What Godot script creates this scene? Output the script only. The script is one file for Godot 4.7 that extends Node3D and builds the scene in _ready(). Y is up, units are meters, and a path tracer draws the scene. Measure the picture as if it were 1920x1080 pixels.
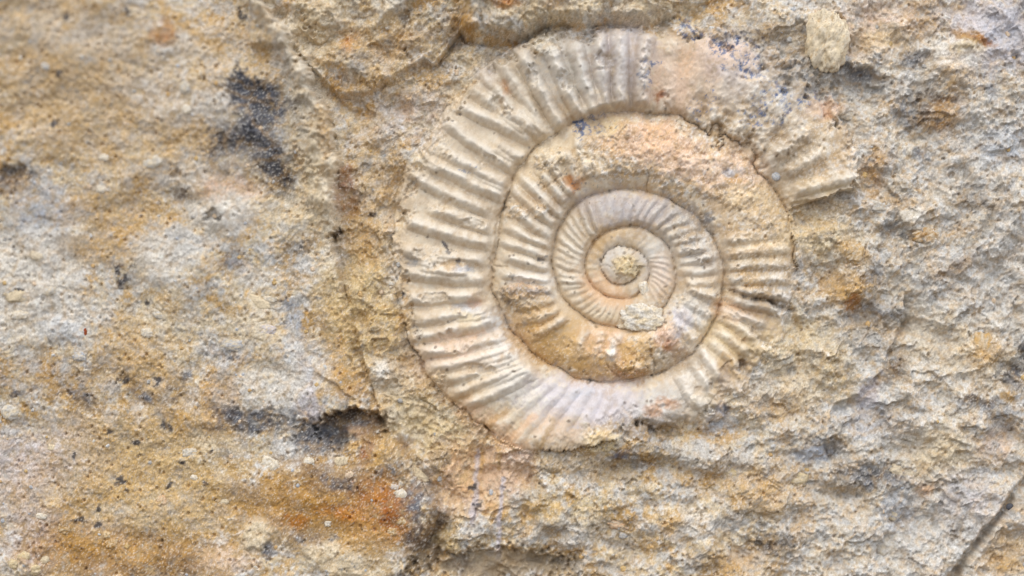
extends Node3D
# An ammonite in a weathered limestone face. Lengths below are in "grains" of 0.14 mm:
# u runs right and v runs down across the face, heights stand out of it.

const S := 0.27 / 1920.0
const DIST := 0.6
const DG := DIST / S
const STEP := 2.0
const CX := 1170.0
const CY := 500.0

enum {DYE, DOME, GROOVE, RIB, SPECK, ROUGH, SCARP, STROKE}

class Stamp:
	var kind := 0
	var x := 0.0
	var y := 0.0
	var rx := 1.0
	var ry := 1.0
	var ca := 1.0
	var sa := 0.0
	var amount := 1.0
	var soft := 0.4
	var patch := 0.0
	var edge := 0.25
	var tint := Vector3.ONE
	var pts := PackedVector2Array()
	var id := 0
	var u0 := 0.0
	var u1 := 0.0
	var v0 := 0.0
	var v1 := 0.0

var stamps: Array[Stamp] = []
var late: Array[Stamp] = []
var xs := PackedFloat32Array()
var ys := PackedFloat32Array()
var rows_h := []
var rows_c := []
var rows_id := []
var rows_n := []

var tone := {}
var n_warp := FastNoiseLite.new()
var n_fine := FastNoiseLite.new()
var n_big := FastNoiseLite.new()
var n_mid := FastNoiseLite.new()
var n_small := FastNoiseLite.new()
var n_grit := FastNoiseLite.new()
var n_lump := FastNoiseLite.new()
var n_crumb := FastNoiseLite.new()
var n_tint := FastNoiseLite.new()
var n_vein := FastNoiseLite.new()
var n_dot := FastNoiseLite.new()

# ids of what the face is split into
const ID_FACE := 0
const ID_BLOCK := 1
const ID_LEDGE := 2
const ID_SHELF := 3
const ID_CORNER := 4
const ID_CORE := 5
const ID_WHORL := 6      # 6..9, from the innermost out
const ID_IMPRINT := 10
const ID_RIB := 20       # and up
var rib_whorl := {}
var next_rib := ID_RIB
var rock: StandardMaterial3D
var shell: StandardMaterial3D
var grain_tint: NoiseTexture2D
var grain_relief: NoiseTexture2D

func _ready() -> void:
	_camera_and_light()
	_noises()
	_palette()
	_grid()
	_relief()
	_dyes()
	rows_h.resize(ys.size())
	rows_c.resize(ys.size())
	rows_id.resize(ys.size())
	rows_n.resize(ys.size())
	var job := WorkerThreadPool.add_group_task(_row, ys.size(), -1, true)
	WorkerThreadPool.wait_for_group_task_completion(job)
	job = WorkerThreadPool.add_group_task(_row_normals, ys.size(), -1, true)
	WorkerThreadPool.wait_for_group_task_completion(job)
	_split()
	_stones()

# ---------------------------------------------------------------- camera, sky, sun
func _camera_and_light() -> void:
	var cam := Camera3D.new()
	cam.name = "camera"
	cam.position = Vector3(0, 0, DIST)
	add_child(cam)
	var lens := CameraAttributesPhysical.new()
	lens.frustum_focal_length = 12.0 * DIST / (540.0 * S)
	lens.frustum_focus_distance = DIST - 24.0 * S
	lens.exposure_aperture = 2.8
	lens.frustum_near = 0.05
	lens.frustum_far = 50.0
	cam.attributes = lens
	cam.current = true
	var sky := ProceduralSkyMaterial.new()
	sky.sky_top_color = Color(0.93, 0.95, 1.0)
	sky.sky_horizon_color = Color(0.80, 0.83, 0.88)
	sky.sky_curve = 0.25
	sky.ground_bottom_color = Color(0.36, 0.34, 0.32)
	sky.ground_horizon_color = Color(0.5, 0.48, 0.46)
	sky.sky_energy_multiplier = 1.0
	var env := Environment.new()
	env.background_mode = Environment.BG_SKY
	env.sky = Sky.new()
	env.sky.sky_material = sky
	env.tonemap_mode = Environment.TONE_MAPPER_LINEAR
	env.tonemap_exposure = 2.3
	env.sdfgi_enabled = true
	env.ssao_enabled = true
	env.ssil_enabled = true
	var around := WorldEnvironment.new()
	around.name = "surroundings"
	around.environment = env
	add_child(around)
	var sun := DirectionalLight3D.new()
	sun.name = "sun"
	sun.light_color = Color(1.0, 0.97, 0.92)
	sun.light_energy = 0.2
	sun.light_angular_distance = 28.0
	sun.shadow_enabled = true
	add_child(sun)
	sun.look_at_from_position(Vector3(-0.35, 1.0, 0.8), Vector3.ZERO)

# ---------------------------------------------------------------- helpers
func _noise(n: FastNoiseLite, s: int, f: float, oct := 1, type := FastNoiseLite.TYPE_SIMPLEX_SMOOTH) -> void:
	n.seed = s
	n.noise_type = type
	n.frequency = f
	n.fractal_type = FastNoiseLite.FRACTAL_FBM if oct > 1 else FastNoiseLite.FRACTAL_NONE
	n.fractal_octaves = oct
	n.fractal_gain = 0.5

func _noises() -> void:
	_noise(n_warp, 11, 0.016, 2)
	_noise(n_fine, 12, 0.075, 2)
	_noise(n_big, 13, 0.0055, 3)
	_noise(n_mid, 14, 0.022, 3)
	_noise(n_small, 15, 0.075, 2)
	_noise(n_grit, 16, 0.24, 2)
	_noise(n_lump, 17, 0.042, 1, FastNoiseLite.TYPE_CELLULAR)
	_noise(n_crumb, 18, 0.16, 1, FastNoiseLite.TYPE_CELLULAR)
	_noise(n_tint, 19, 0.011, 4)
	_noise(n_vein, 20, 0.02, 3)
	_noise(n_dot, 21, 0.035, 1, FastNoiseLite.TYPE_CELLULAR)
	for n in [n_lump, n_crumb, n_dot]:
		n.cellular_return_type = FastNoiseLite.RETURN_DISTANCE
		n.cellular_jitter = 1.0
	n_vein.fractal_type = FastNoiseLite.FRACTAL_RIDGED

func _lin(hex: String) -> Vector3:
	var k := Color.html(hex).srgb_to_linear()
	return Vector3(k.r, k.g, k.b)

func _palette() -> void:
	for pair in ["cream e0cfb0", "sand cfb288", "ochre cba468", "amber b4853f", "orange bd7a34", "rust 99592f", "white e9e3d8", "chalk d3d0ca", "sky b7bdc7", "grey 9a9793", "coal 45454b", "brown 8b6e4f", "pink e4c5ab", "peach e1b68c", "blue 53678c", "lilac d3ccd0", "umber 62503e", "straw d8c294", "bone d9ccb6", "slate 6b6d74", "red a04a34", "drab ab9a82", "silt b99d79", "ivory e3dccf", "pale dcdcda", "butter e4d6bd"]:
		var words: PackedStringArray = pair.split(" ")
		tone[words[0]] = _lin(words[1])

func _grid() -> void:
	xs = _line(-20.0, 1940.0, 480.0)
	ys = _line(-20.0, 1100.0, 380.0)

func _line(a: float, b: float, beyond: float) -> PackedFloat32Array:
	var inner := PackedFloat32Array()
	var x := a
	while x <= b:
		inner.append(x)
		x += STEP
	var last := inner[inner.size() - 1]
	var out := PackedFloat32Array()
	var d := STEP
	var far := 0.0
	while far < beyond:
		d = minf(d * 1.12, 12.0)
		far += d
		out.append(far)
	var all := PackedFloat32Array()
	for i in range(out.size() - 1, -1, -1):
		all.append(a - out[i])
	all.append_array(inner)
	for o in out:
		all.append(last + o)
	return all

func _table(t: Array, x: float) -> float:
	if x <= t[0].x:
		return t[0].y
	for i in range(1, t.size()):
		if x <= t[i].x:
			return lerpf(t[i - 1].y, t[i].y, (x - t[i - 1].x) / (t[i].x - t[i - 1].x))
	return t[t.size() - 1].y

# right edge of the left block, by v; lower edge of the top ledge and of the shelf beside it, by u
var block_edge := [Vector2(-400, 330), Vector2(-60, 468), Vector2(0, 494), Vector2(35, 514), Vector2(75, 552), Vector2(120, 577), Vector2(175, 600), Vector2(220, 624), Vector2(260, 634), Vector2(330, 638), Vector2(400, 632), Vector2(450, 637), Vector2(520, 642), Vector2(600, 662), Vector2(680, 684), Vector2(740, 699), Vector2(775, 712), Vector2(830, 742), Vector2(900, 790), Vector2(960, 822), Vector2(1000, 812), Vector2(1040, 790), Vector2(1080, 760), Vector2(1300, 620)]
var ledge_edge := [Vector2(862, 62), Vector2(880, 74), Vector2(905, 81), Vector2(935, 82), Vector2(985, 70), Vector2(1010, 56), Vector2(1055, 47), Vector2(1088, 59), Vector2(1105, 51), Vector2(1130, 47), Vector2(1165, 46), Vector2(1200, 53), Vector2(1235, 45), Vector2(1258, 27), Vector2(1264, -20)]
var shelf_edge := [Vector2(560, 100), Vector2(600, 150), Vector2(640, 186), Vector2(690, 180), Vector2(740, 150), Vector2(795, 118), Vector2(812, 130), Vector2(838, 98), Vector2(866, 66), Vector2(890, 60)]
var lump_edge := [Vector2(560, 40), Vector2(600, 62), Vector2(650, 84), Vector2(700, 76), Vector2(742, 44), Vector2(775, 18), Vector2(850, 12), Vector2(880, 0)]

func _plane(u: float, v: float) -> float:   # how far the left block stands out
	var k := clampf((1000.0 - v) / 1000.0, 0.0, 1.4)
	var out := 20.0 + 135.0 * pow(k, 1.5) + (640.0 - u) * 0.06 * clampf((900.0 - v) / 900.0, 0.0, 1.0)
	return 16.0 + (out - 16.0) * (0.42 + 0.58 * _smooth(0.0, 260.0, _table(block_edge, v) - u))

func _at(u: float, v: float) -> Vector2:   # a spot on the face, allowing for how far the face stands out there
	var z := _plane(u, v) if u < _table(block_edge, v) else 18.0
	var k := (DG - z) / DG
	return Vector2(960.0 + (u - 960.0) * k, 540.0 + (v - 540.0) * k)

func _oval(kind: int, u: float, v: float, rx: float, ry: float, deg: float) -> Stamp:
	var s := Stamp.new()
	var p := _at(u, v)
	s.kind = kind
	s.x = p.x
	s.y = p.y
	s.rx = rx
	s.ry = ry
	s.ca = cos(deg_to_rad(deg))
	s.sa = sin(deg_to_rad(deg))
	var r := maxf(rx, ry) * 1.7 + 14.0
	s.u0 = s.x - r
	s.u1 = s.x + r
	s.v0 = s.y - r
	s.v1 = s.y + r
	return s

func _path(kind: int, pts: Array, reach: float) -> Stamp:
	var s := Stamp.new()
	s.kind = kind
	s.u0 = 1e9
	s.v0 = 1e9
	s.u1 = -1e9
	s.v1 = -1e9
	for q in pts:
		var p := _at(q.x, q.y)
		s.pts.append(p)
		s.u0 = minf(s.u0, p.x - reach)
		s.u1 = maxf(s.u1, p.x + reach)
		s.v0 = minf(s.v0, p.y - reach)
		s.v1 = maxf(s.v1, p.y + reach)
	return s

func dye(u: float, v: float, rx: float, ry: float, deg: float, tint: String, amount := 0.8, patch := 0.5, soft := 0.45) -> void:
	var s := _oval(DYE, u, v, rx, ry, deg)
	s.tint = tone[tint]
	s.amount = minf(amount * 1.2, 0.97)
	s.patch = patch
	s.soft = soft
	late.append(s)

func speck(u: float, v: float, rx: float, ry: float, deg: float, tint: String, share := 0.3, amount := 0.9) -> void:
	var s := _oval(SPECK, u, v, rx, ry, deg)
	s.tint = tone[tint]
	s.patch = share
	s.id = 1 if tint == "blue" else 0
	s.amount = amount
	late.append(s)

func stroke(pts: Array, w: float, tint: String, amount := 0.8) -> void:
	var s := _path(STROKE, pts, w * 2.0 + 10.0)
	s.rx = w
	s.tint = tone[tint]
	s.amount = amount
	late.append(s)

func dome(u: float, v: float, rx: float, ry: float, deg: float, h: float, soft := 0.8, edge := 0.2) -> void:
	var s := _oval(DOME, u, v, rx, ry, deg)
	s.amount = h * 0.78
	s.soft = soft
	s.edge = edge
	stamps.append(s)

func rough(u: float, v: float, rx: float, ry: float, deg: float, amount: float, ribs_left := 1.0) -> void:
	var s := _oval(ROUGH, u, v, rx, ry, deg)
	s.amount = amount
	s.patch = ribs_left
	stamps.append(s)

func groove(pts: Array, w: float, depth: float) -> void:
	var s := _path(GROOVE, pts, w * 2.0 + 8.0)
	s.rx = w
	s.amount = depth
	stamps.append(s)

func scarp(pts: Array, h: float, fade: float, w := 3.0) -> void:   # stands out on the left of its way
	var s := _path(SCARP, pts, fade * 2.2 + 8.0)
	s.amount = h * 1.5
	s.rx = fade
	s.ry = w
	stamps.append(s)

func rib(x0: float, y0: float, x1: float, y1: float, w: float, h: float, whorl: int, bow := 0.0) -> void:
	var pts := []
	var side := Vector2(y0 - y1, x1 - x0).normalized() * bow
	for i in 7:
		var k := i / 6.0
		pts.append(Vector2(lerpf(x0, x1, k), lerpf(y0, y1, k)) + side * (4.0 * k * (1.0 - k)))
	var s := _path(RIB, pts, w * 2.2 + 4.0)
	s.rx = w
	s.amount = h
	s.id = next_rib
	rib_whorl[next_rib] = whorl
	next_rib += 1
	stamps.append(s)

# ---------------------------------------------------------------- the coil
var coil := [Vector2(-10, 24), Vector2(0, 25), Vector2(90, 32), Vector2(135, 38), Vector2(180, 42), Vector2(225, 40), Vector2(270, 37), Vector2(315, 40), Vector2(360, 46), Vector2(405, 56), Vector2(450, 63), Vector2(495, 67), Vector2(540, 73), Vector2(585, 75), Vector2(630, 74), Vector2(675, 85), Vector2(720, 97), Vector2(765, 108), Vector2(810, 113), Vector2(855, 122), Vector2(900, 134), Vector2(945, 147), Vector2(990, 143), Vector2(1035, 156), Vector2(1080, 187), Vector2(1125, 203), Vector2(1170, 215), Vector2(1215, 234), Vector2(1245, 250), Vector2(1260, 248), Vector2(1275, 238), Vector2(1305, 275), Vector2(1350, 289), Vector2(1395, 310), Vector2(1420, 321), Vector2(1440, 320)]
var rim := [Vector2(0, 320), Vector2(15, 320), Vector2(30, 312), Vector2(45, 316), Vector2(57, 326), Vector2(75, 322), Vector2(90, 318), Vector2(103, 345), Vector2(114, 387), Vector2(136, 400), Vector2(151, 420), Vector2(168, 425), Vector2(181, 432), Vector2(193, 441), Vector2(200, 452), Vector2(208, 447), Vector2(220, 440), Vector2(230, 454), Vector2(240, 466), Vector2(255, 456), Vector2(271, 450), Vector2(286, 468), Vector2(298, 483), Vector2(312, 496), Vector2(323, 500), Vector2(333, 483), Vector2(339, 468), Vector2(360, 440)]
var lifts := [Vector2(0, 6), Vector2(1, 10), Vector2(2, 18), Vector2(2.5, 28), Vector2(3, 28), Vector2(3.3, 23), Vector2(4, 22)]
var feet := [Vector2(0, -9), Vector2(1, -6), Vector2(2, -3), Vector2(3, 0), Vector2(4, 2)]
var coil_at := PackedFloat32Array()
var rim_at := PackedFloat32Array()

func _coil(t: float) -> float:
	if t >= 1440.0:
		return rim_at[clampi(int(t - 1440.0), 0, 359)]
	var i := clampi(int(t), 0, 1439)
	return lerpf(coil_at[i], coil_at[i + 1], t - i)

func _round(c: Array, from: int, to: int) -> PackedFloat32Array:   # the table, smoothed
	var raw := PackedFloat32Array()
	for i in range(from, to + 1):
		raw.append(_table(c, i))
	var out := raw.duplicate()
	for i in raw.size():
		var sum := 0.0
		for k in range(-9, 10):
			sum += raw[clampi(i + k, 0, raw.size() - 1)]
		out[i] = sum / 19.0
	return out

func _ring(t0: float, t1: float, step: float, lean: float, w: float, h: float, whorl: int, lo := 0.08, hi := 0.94, wob := 0.2) -> void:
	# ribs of an inner whorl, from angle t0 to t1 of its inner seam
	var rng := RandomNumberGenerator.new()
	rng.seed = int(t0) * 7 + whorl
	var t := t0
	while t < t1:
		var a := deg_to_rad(t)
		var b := deg_to_rad(t + lean)
		var ri := _coil(t)
		var ro := _coil(t + 360.0)
		var p := Vector2(CX, CY) + Vector2(cos(a), sin(a)) * lerpf(ri, ro, lo)
		var q := Vector2(CX, CY) + Vector2(cos(b), sin(b)) * lerpf(ri, _coil(t + lean + 360.0), hi)
		rib(p.x, p.y, q.x, q.y, w * rng.randf_range(0.9, 1.15), h * rng.randf_range(0.75, 1.1), whorl, -0.06 * p.distance_to(q))
		t += step * rng.randf_range(1.0 - wob, 1.0 + wob)

# ---------------------------------------------------------------- relief
func _relief() -> void:
	coil_at = _round(coil, 0, 1441)
	rim_at = _round(rim, 0, 360)
	# crusts that hide the ribs: the upper flank of the second whorl, its lower left, the lower right
	rough(1290, 300, 165, 74, 22, 1.7, 0.05)
	rough(1180, 285, 110, 55, -8, 1.7, 0.15)
	rough(1420, 400, 70, 60, 40, 1.2, 0.3)
	rough(1120, 680, 130, 42, 8, 0.65, 0.4)
	rough(1010, 640, 70, 42, 35, 0.7, 0.4)
	rough(1235, 650, 70, 55, 10, 0.8, 0.35)
	rough(985, 560, 50, 36, 20, 0.8, 0.3)
	rough(1320, 140, 120, 80, 10, 0.22, 0.6)
	rough(1480, 190, 110, 80, 40, 0.7, 0.6)
	rough(1370, 56, 140, 24, 6, 1.3, 0.1)
	rough(1520, 300, 70, 60, 0, 0.8, 0.9)
	rough(1430, 500, 74, 64, 0, 0.95, 0.62)
	rough(1270, 590, 60, 40, 20, 0.8, 0.6)
	rough(1310, 430, 70, 50, 40, 0.8, 0.75)
	rough(1290, 600, 70, 60, 30, 0.7, 0.7)
	rough(1330, 560, 40, 40, 0, 0.7, 0.8)
	rough(1180, 805, 90, 40, -6, 1.1, 0.1)
	rough(870, 500, 55, 12, 4, 0.6, 0.6)
	for b in [[800, 470, 26, 14], [880, 420, 26, 12], [830, 380, 30, 12], [910, 300, 24, 14], [850, 640, 34, 12], [900, 690, 30, 12], [820, 560, 26, 12], [930, 200, 22, 18], [1060, 150, 24, 18], [1000, 150, 16, 20], [1130, 120, 20, 18], [960, 760, 30, 16]]:
		rough(b[0], b[1], b[2], b[3], 10, 0.55, 0.45)
	rough(870, 580, 40, 12, -8, 0.6, 0.6)
	rough(800, 260, 60, 30, 35, 1.0, 0.3)
	rough(1178, 500, 20, 22, 0, 0.9, 0.1)
	# ribs of the outer whorl
	for r in [[968, 318, 826, 222], [986, 296, 926, 268], [952, 348, 812, 272], [950, 370, 795, 298], [920, 398, 752, 318], [920, 428, 800, 382], [920, 458, 748, 408], [912, 488, 746, 465], [880, 505, 780, 492], [910, 524, 746, 509],
			[905, 549, 752, 558], [925, 580, 766, 600], [932, 598, 760, 632], [952, 632, 772, 664], [964, 652, 790, 694], [974, 666, 826, 714], [988, 682, 840, 740], [1006, 692, 862, 764],
			[1000, 262, 846, 188], [998, 246, 878, 158], [1026, 264, 897, 135], [1036, 262, 934, 106],
			[1472, 326, 1546, 288], [1482, 362, 1610, 330], [1450, 294, 1520, 250]]:
		rib(r[0], r[1], r[2], r[3], 13.0, 19.0, 3, -3.0)
	for r in [[1024, 704, 892, 786], [1044, 714, 930, 812], [1066, 718, 966, 832], [1088, 722, 1000, 842], [1112, 724, 1040, 836], [1134, 724, 1080, 820], [1156, 726, 1116, 808], [1178, 726, 1150, 790], [1200, 724, 1186, 780], [1222, 720, 1220, 772]]:
		rib(r[0], r[1], r[2], r[3], 10.0, 4.2, 3, 3.0)
	for r in [[1346, 592, 1414, 640], [1336, 616, 1404, 664], [1330, 637, 1394, 704], [1310, 656, 1354, 714], [1294, 680, 1328, 730], [1272, 700, 1304, 770], [1300, 740, 1330, 788]]:
		rib(r[0], r[1], r[2], r[3], 10.5, 14.0, 3, -2.0)
	for r in [[1058, 246, 970, 86], [1094, 226, 1028, 86], [1116, 212, 1076, 74], [1138, 206, 1122, 58], [1166, 202, 1162, 52], [1202, 200, 1214, 54]]:
		rib(r[0], r[1], r[2], r[3], 14.5, 18.0, 3, -3.0)
	for r in [[1246, 214, 1266, 66], [1290, 226, 1326, 74], [1332, 242, 1384, 92], [1372, 264, 1440, 124], [1410, 290, 1486, 172], [1436, 318, 1512, 216]]:
		rib(r[0], r[1], r[2], r[3], 15.0, 9.0, 3, -3.0)
	# second whorl
	for r in [[1044, 424, 948, 342], [1056, 406, 974, 326], [1060, 380, 1014, 318], [1074, 366, 1024, 288], [1088, 342, 1056, 272], [1104, 336, 1082, 258], [1126, 330, 1108, 262], [1036, 444, 962, 392], [1034, 462, 940, 420], [1034, 482, 930, 446], [1032, 502, 940, 478], [1034, 524, 934, 510], [1036, 542, 960, 540], [1042, 560, 962, 572], [1050, 578, 968, 602], [1062, 592, 990, 634],
			[1360, 452, 1470, 436], [1362, 478, 1484, 466], [1362, 502, 1488, 496], [1364, 524, 1486, 526], [1376, 546, 1484, 556], [1362, 560, 1480, 590], [1350, 582, 1440, 612]]:
		rib(r[0], r[1], r[2], r[3], 9.8, 15.0, 2 if r[0] < 1200 else 3, -2.0)
	for r in [[1130, 620, 1112, 690], [1160, 624, 1148, 700], [1196, 626, 1196, 700], [1226, 622, 1240, 680], [1252, 612, 1276, 660], [1284, 560, 1346, 596], [1270, 580, 1330, 620], [1290, 536, 1350, 566], [1262, 600, 1310, 640], [1210, 626, 1216, 700], [1100, 612, 1078, 676]]:
		rib(r[0], r[1], r[2], r[3], 10.0, 10.0, 2, 2.0)
	for r in [[1266, 474, 1336, 454], [1272, 492, 1348, 478], [1278, 510, 1352, 502], [1284, 528, 1352, 526], [1288, 546, 1350, 552]]:
		rib(r[0], r[1], r[2], r[3], 9.0, 9.0, 1, 2.0)
	# third and fourth whorl
	_ring(800 - 360, 880 - 360, 7.2, 6.0, 5.0, 3.2, 1)
	_ring(880 - 360, 955 - 360, 7.6, 9.0, 5.6, 7.0, 1)
	_ring(955 - 360, 1010 - 360, 10.0, 8.0, 7.0, 4.2, 1)
	_ring(1010 - 360, 1075 - 360, 10.0, 6.0, 6.5, 7.5, 1, 0.1, 0.95, 0.35)
	_ring(340, 412, 8.5, 9.0, 3.2, 2.6, 1)
	_ring(150, 325, 13.0, 6.0, 4.0, 1.2, 0)
	# raised and sunken ground around the fossil
	dome(690, 420, 70, 190, 4, 5.0)
	dome(760, 270, 80, 50, 30, 22.0)
	dome(720, 560, 40, 120, -12, 9.0)
	dome(880, 880, 120, 90, 20, -12.0)
	dome(1560, 460, 110, 60, 15, 14.0)
	dome(1660, 330, 90, 110, 0, 20.0)
	dome(1740, 180, 60, 50, 0, -22.0)
	dome(1610, 150, 70, 26, 18, -14.0)
	dome(1830, 150, 120, 110, 0, 28.0)
	dome(1600, 540, 46, 34, 0, 20.0)
	dome(1690, 440, 44, 18, 20, -18.0)
	dome(1780, 470, 70, 60, 0, 16.0)
	dome(1880, 340, 90, 170, 0, 18.0)
	dome(1500, 700, 120, 70, -20, 14.0)
	dome(1650, 600, 70, 26, 10, -14.0)
	dome(1760, 760, 150, 90, 20, 22.0)
	dome(1640, 810, 60, 70, 0, 16.0)
	dome(1690, 890, 100, 24, 4, -16.0)
	dome(1800, 900, 110, 80, 0, 14.0)
	dome(1450, 1010, 60, 24, 6, -12.0)
	dome(1240, 880, 190, 24, 6, -12.0)
	dome(1100, 960, 130, 70, 10, 12.0)
	dome(1300, 960, 100, 60, 10, 10.0)
	dome(930, 1062, 150, 34, 0, -34.0, 0.4)
	dome(990, 560, 44, 26, 20, 12.0)
	dome(1250, 300, 150, 40, 20, 5.0)
	# left block: lumps and hollows
	dome(122, 620, 40, 24, 10, 7.0, 0.4)
	dome(480, 190, 60, 40, 20, -16.0)
	dome(450, 270, 46, 30, 10, -12.0)
	dome(520, 320, 28, 46, -20, -14.0)
	dome(560, 260, 50, 70, 0, 14.0)
	dome(430, 400, 70, 46, 10, 14.0)
	dome(330, 480, 90, 60, 10, 12.0)
	dome(90, 420, 80, 70, 0, 12.0)
	dome(22, 325, 34, 16, 5, -14.0)
	dome(660, 800, 72, 32, -6, -40.0, 0.3)
	dome(600, 812, 60, 26, 10, -16.0, 0.5)
	dome(668, 818, 22, 14, 0, 14.0, 0.5)
	dome(470, 790, 60, 24, 8, -12.0)
	dome(590, 740, 70, 34, -20, 10.0)
	dome(560, 920, 150, 60, 20, 10.0)
	dome(740, 980, 60, 60, 0, 12.0)
	dome(620, 1050, 60, 34, 20, 16.0, 0.5)
	dome(480, 1000, 34, 24, -10, 14.0, 0.4)
	dome(40, 1060, 34, 24, 0, 14.0, 0.4)
	dome(80, 1030, 14, 10, 0, 9.0, 0.5)
	dome(46, 1045, 12, 10, 0, 9.0, 0.5)
	dome(400, 790, 26, 14, 0, 10.0)
	dome(402, 398, 12, 14, 20, -13.0, 0.3)
	dome(328, 325, 9, 10, 20, -10.0, 0.4)
	for b in [[1062, 296, 18, 14, 6], [1094, 262, 20, 14, 6], [1110, 318, 18, 14, 7], [1140, 250, 22, 15, 6], [1150, 300, 24, 18, 6], [1190, 248, 24, 16, 6], [1196, 318, 20, 14, 7], [1236, 276, 26, 18, 6], [1250, 330, 22, 16, 8], [1290, 300, 26, 18, 6], [1320, 350, 22, 16, 8], [1350, 300, 24, 18, 5], [1376, 376, 24, 18, 7], [1410, 350, 22, 18, 5], [1425, 410, 26, 14, 6], [1090, 650, 24, 14, 5], [1180, 690, 26, 16, 8], [1206, 650, 20, 22, 8], [1246, 640, 14, 24, 6], [1010, 610, 26, 12, 6], [1000, 585, 30, 10, 6]]:
		dome(b[0], b[1], b[2], b[3], 20, b[4], 0.45, 0.5)
	# crumbs stuck to the face
	for b in [[828, 862, 20, 24, 12], [1022, 88, 30, 22, 10], [822, 716, 18, 16, 8], [715, 705, 18, 30, 7], [845, 1015, 22, 18, 8], [1130, 832, 30, 16, 8], [1080, 60, 26, 10, 5], [1310, 55, 60, 14, 5], [1480, 100, 40, 30, 6], [1190, 690, 30, 26, 8], [1145, 660, 12, 16, 6], [1030, 300, 30, 30, 5], [1590, 120, 60, 24, 4], [1315, 485, 16, 12, 9], [1290, 450, 22, 16, 6], [1016, 395, 20, 14, 6], [970, 400, 18, 14, 5], [975, 552, 36, 14, 9]]:
		rough(b[0], b[1], b[2], b[3], 0, 1.9, 0.2)
		dome(b[0], b[1], b[2], b[3], 0, b[4], 0.5, 0.5)
	dome(1200, 850, 200, 36, 4, 12.0)
	dome(1380, 770, 60, 60, 0, 12.0)
	dome(1450, 650, 50, 60, 0, 10.0)
	dome(1178, 500, 19, 21, 0, 9.0, 0.4, 0.8)
	groove([Vector2(1150, 470), Vector2(1158, 484)], 1.5, 3.0)
	groove([Vector2(1192, 466), Vector2(1186, 482)], 1.5, 3.0)
	groove([Vector2(1130, 500), Vector2(1150, 502)], 1.5, 3.0)
	groove([Vector2(1156, 536), Vector2(1164, 522)], 1.5, 3.0)
	rough(910, 915, 84, 76, 0, 0.35)
	rough(770, 790, 90, 40, 40, 0.5)
	rough(930, 1062, 120, 24, 0, 0.3)
	rough(1870, 60, 90, 60, 0, 0.5)
	for b in [[590, 40, 30, 36, 20], [560, 130, 20, 40, 12], [610, 200, 20, 40, 12], [585, 280, 36, 50, 14], [560, 60, 16, 40, 14], [600, 360, 30, 40, 10], [560, 430, 50, 30, 10], [590, 520, 40, 40, 8], [650, 100, 40, 24, 10], [720, 60, 40, 20, 8]]:
		dome(b[0], b[1], b[2], b[3], -14, b[4], 0.5, 0.5)
	for b in [[470, 175, 40, 40], [505, 190, 50, 30], [435, 265, 44, 28], [515, 310, 34, 50], [660, 800, 50, 20], [462, 790, 50, 18], [770, 990, 30, 40], [1640, 895, 60, 20], [1640, 600, 80, 26], [1720, 220, 50, 30], [1600, 145, 70, 24], [620, 930, 60, 30], [330, 1055, 60, 20]]:
		rough(b[0], b[1], b[2], b[3], 0, 1.45)
	# holes and pits
	dome(1808, 585, 10, 7, 0, -9.0, 0.4)
	dome(636, 438, 8, 10, 0, -9.0, 0.4)
	dome(1240, 186, 7, 6, 0, -6.0, 0.4)
	groove([Vector2(480, -20), Vector2(514, 40), Vector2(552, 100), Vector2(582, 175), Vector2(606, 240), Vector2(614, 310), Vector2(606, 370)], 26.0, -30.0)
	scarp([Vector2(828, 965), Vector2(800, 915), Vector2(760, 858), Vector2(728, 810)], 12.0, 60.0, 5.0)
	groove([Vector2(745, 830), Vector2(790, 890), Vector2(822, 950), Vector2(815, 1000), Vector2(780, 1060)], 9.0, 11.0)
	# flaky edges: high on the left of the way they run
	scarp([Vector2(1700, 545), Vector2(1698, 600), Vector2(1680, 640), Vector2(1662, 680)], -18.0, 60.0)
	scarp([Vector2(1662, 690), Vector2(1610, 738), Vector2(1572, 762), Vector2(1548, 790)], -12.0, 60.0)
	scarp([Vector2(1690, 720), Vector2(1705, 745), Vector2(1700, 765)], 7.0, 30.0)
	scarp([Vector2(1546, 660), Vector2(1540, 690), Vector2(1526, 712)], 8.0, 40.0)
	scarp([Vector2(1880, 640), Vector2(1840, 680), Vector2(1810, 700)], 8.0, 40.0)
	scarp([Vector2(1910, 610), Vector2(1905, 650), Vector2(1885, 680)], 10.0, 40.0)
	scarp([Vector2(1870, 300), Vector2(1874, 360), Vector2(1862, 425), Vector2(1812, 488), Vector2(1790, 520)], 12.0, 50.0)
	scarp([Vector2(1470, 382), Vector2(1530, 378), Vector2(1565, 366), Vector2(1618, 350)], 8.0, 50.0)
	dome(1545, 420, 80, 40, -10, 12.0)
	dome(1640, 280, 50, 90, 0, 10.0)
	scarp([Vector2(1558, 150), Vector2(1568, 200), Vector2(1578, 240)], -9.0, 40.0)
	scarp([Vector2(1000, 858), Vector2(1004, 890), Vector2(1022, 915), Vector2(1012, 940), Vector2(984, 965)], 9.0, 40.0)
	scarp([Vector2(820, 1080), Vector2(822, 1030), Vector2(850, 1012)], -10.0, 30.0)
	scarp([Vector2(930, 1062), Vector2(1000, 1058), Vector2(1100, 1066), Vector2(1200, 1078)], -12.0, 30.0)
	scarp([Vector2(1300, 1030), Vector2(1270, 1048), Vector2(1240, 1036)], 8.0, 24.0)
	scarp([Vector2(1655, 1000), Vector2(1660, 1030), Vector2(1650, 1050)], -8.0, 26.0)
	scarp([Vector2(1668, 958), Vector2(1672, 990), Vector2(1702, 1000)], -7.0, 26.0)
	scarp([Vector2(690, 766), Vector2(650, 772), Vector2(612, 776)], -14.0, 22.0)
	scarp([Vector2(722, 806), Vector2(712, 778), Vector2(690, 766)], -12.0, 22.0)
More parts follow.
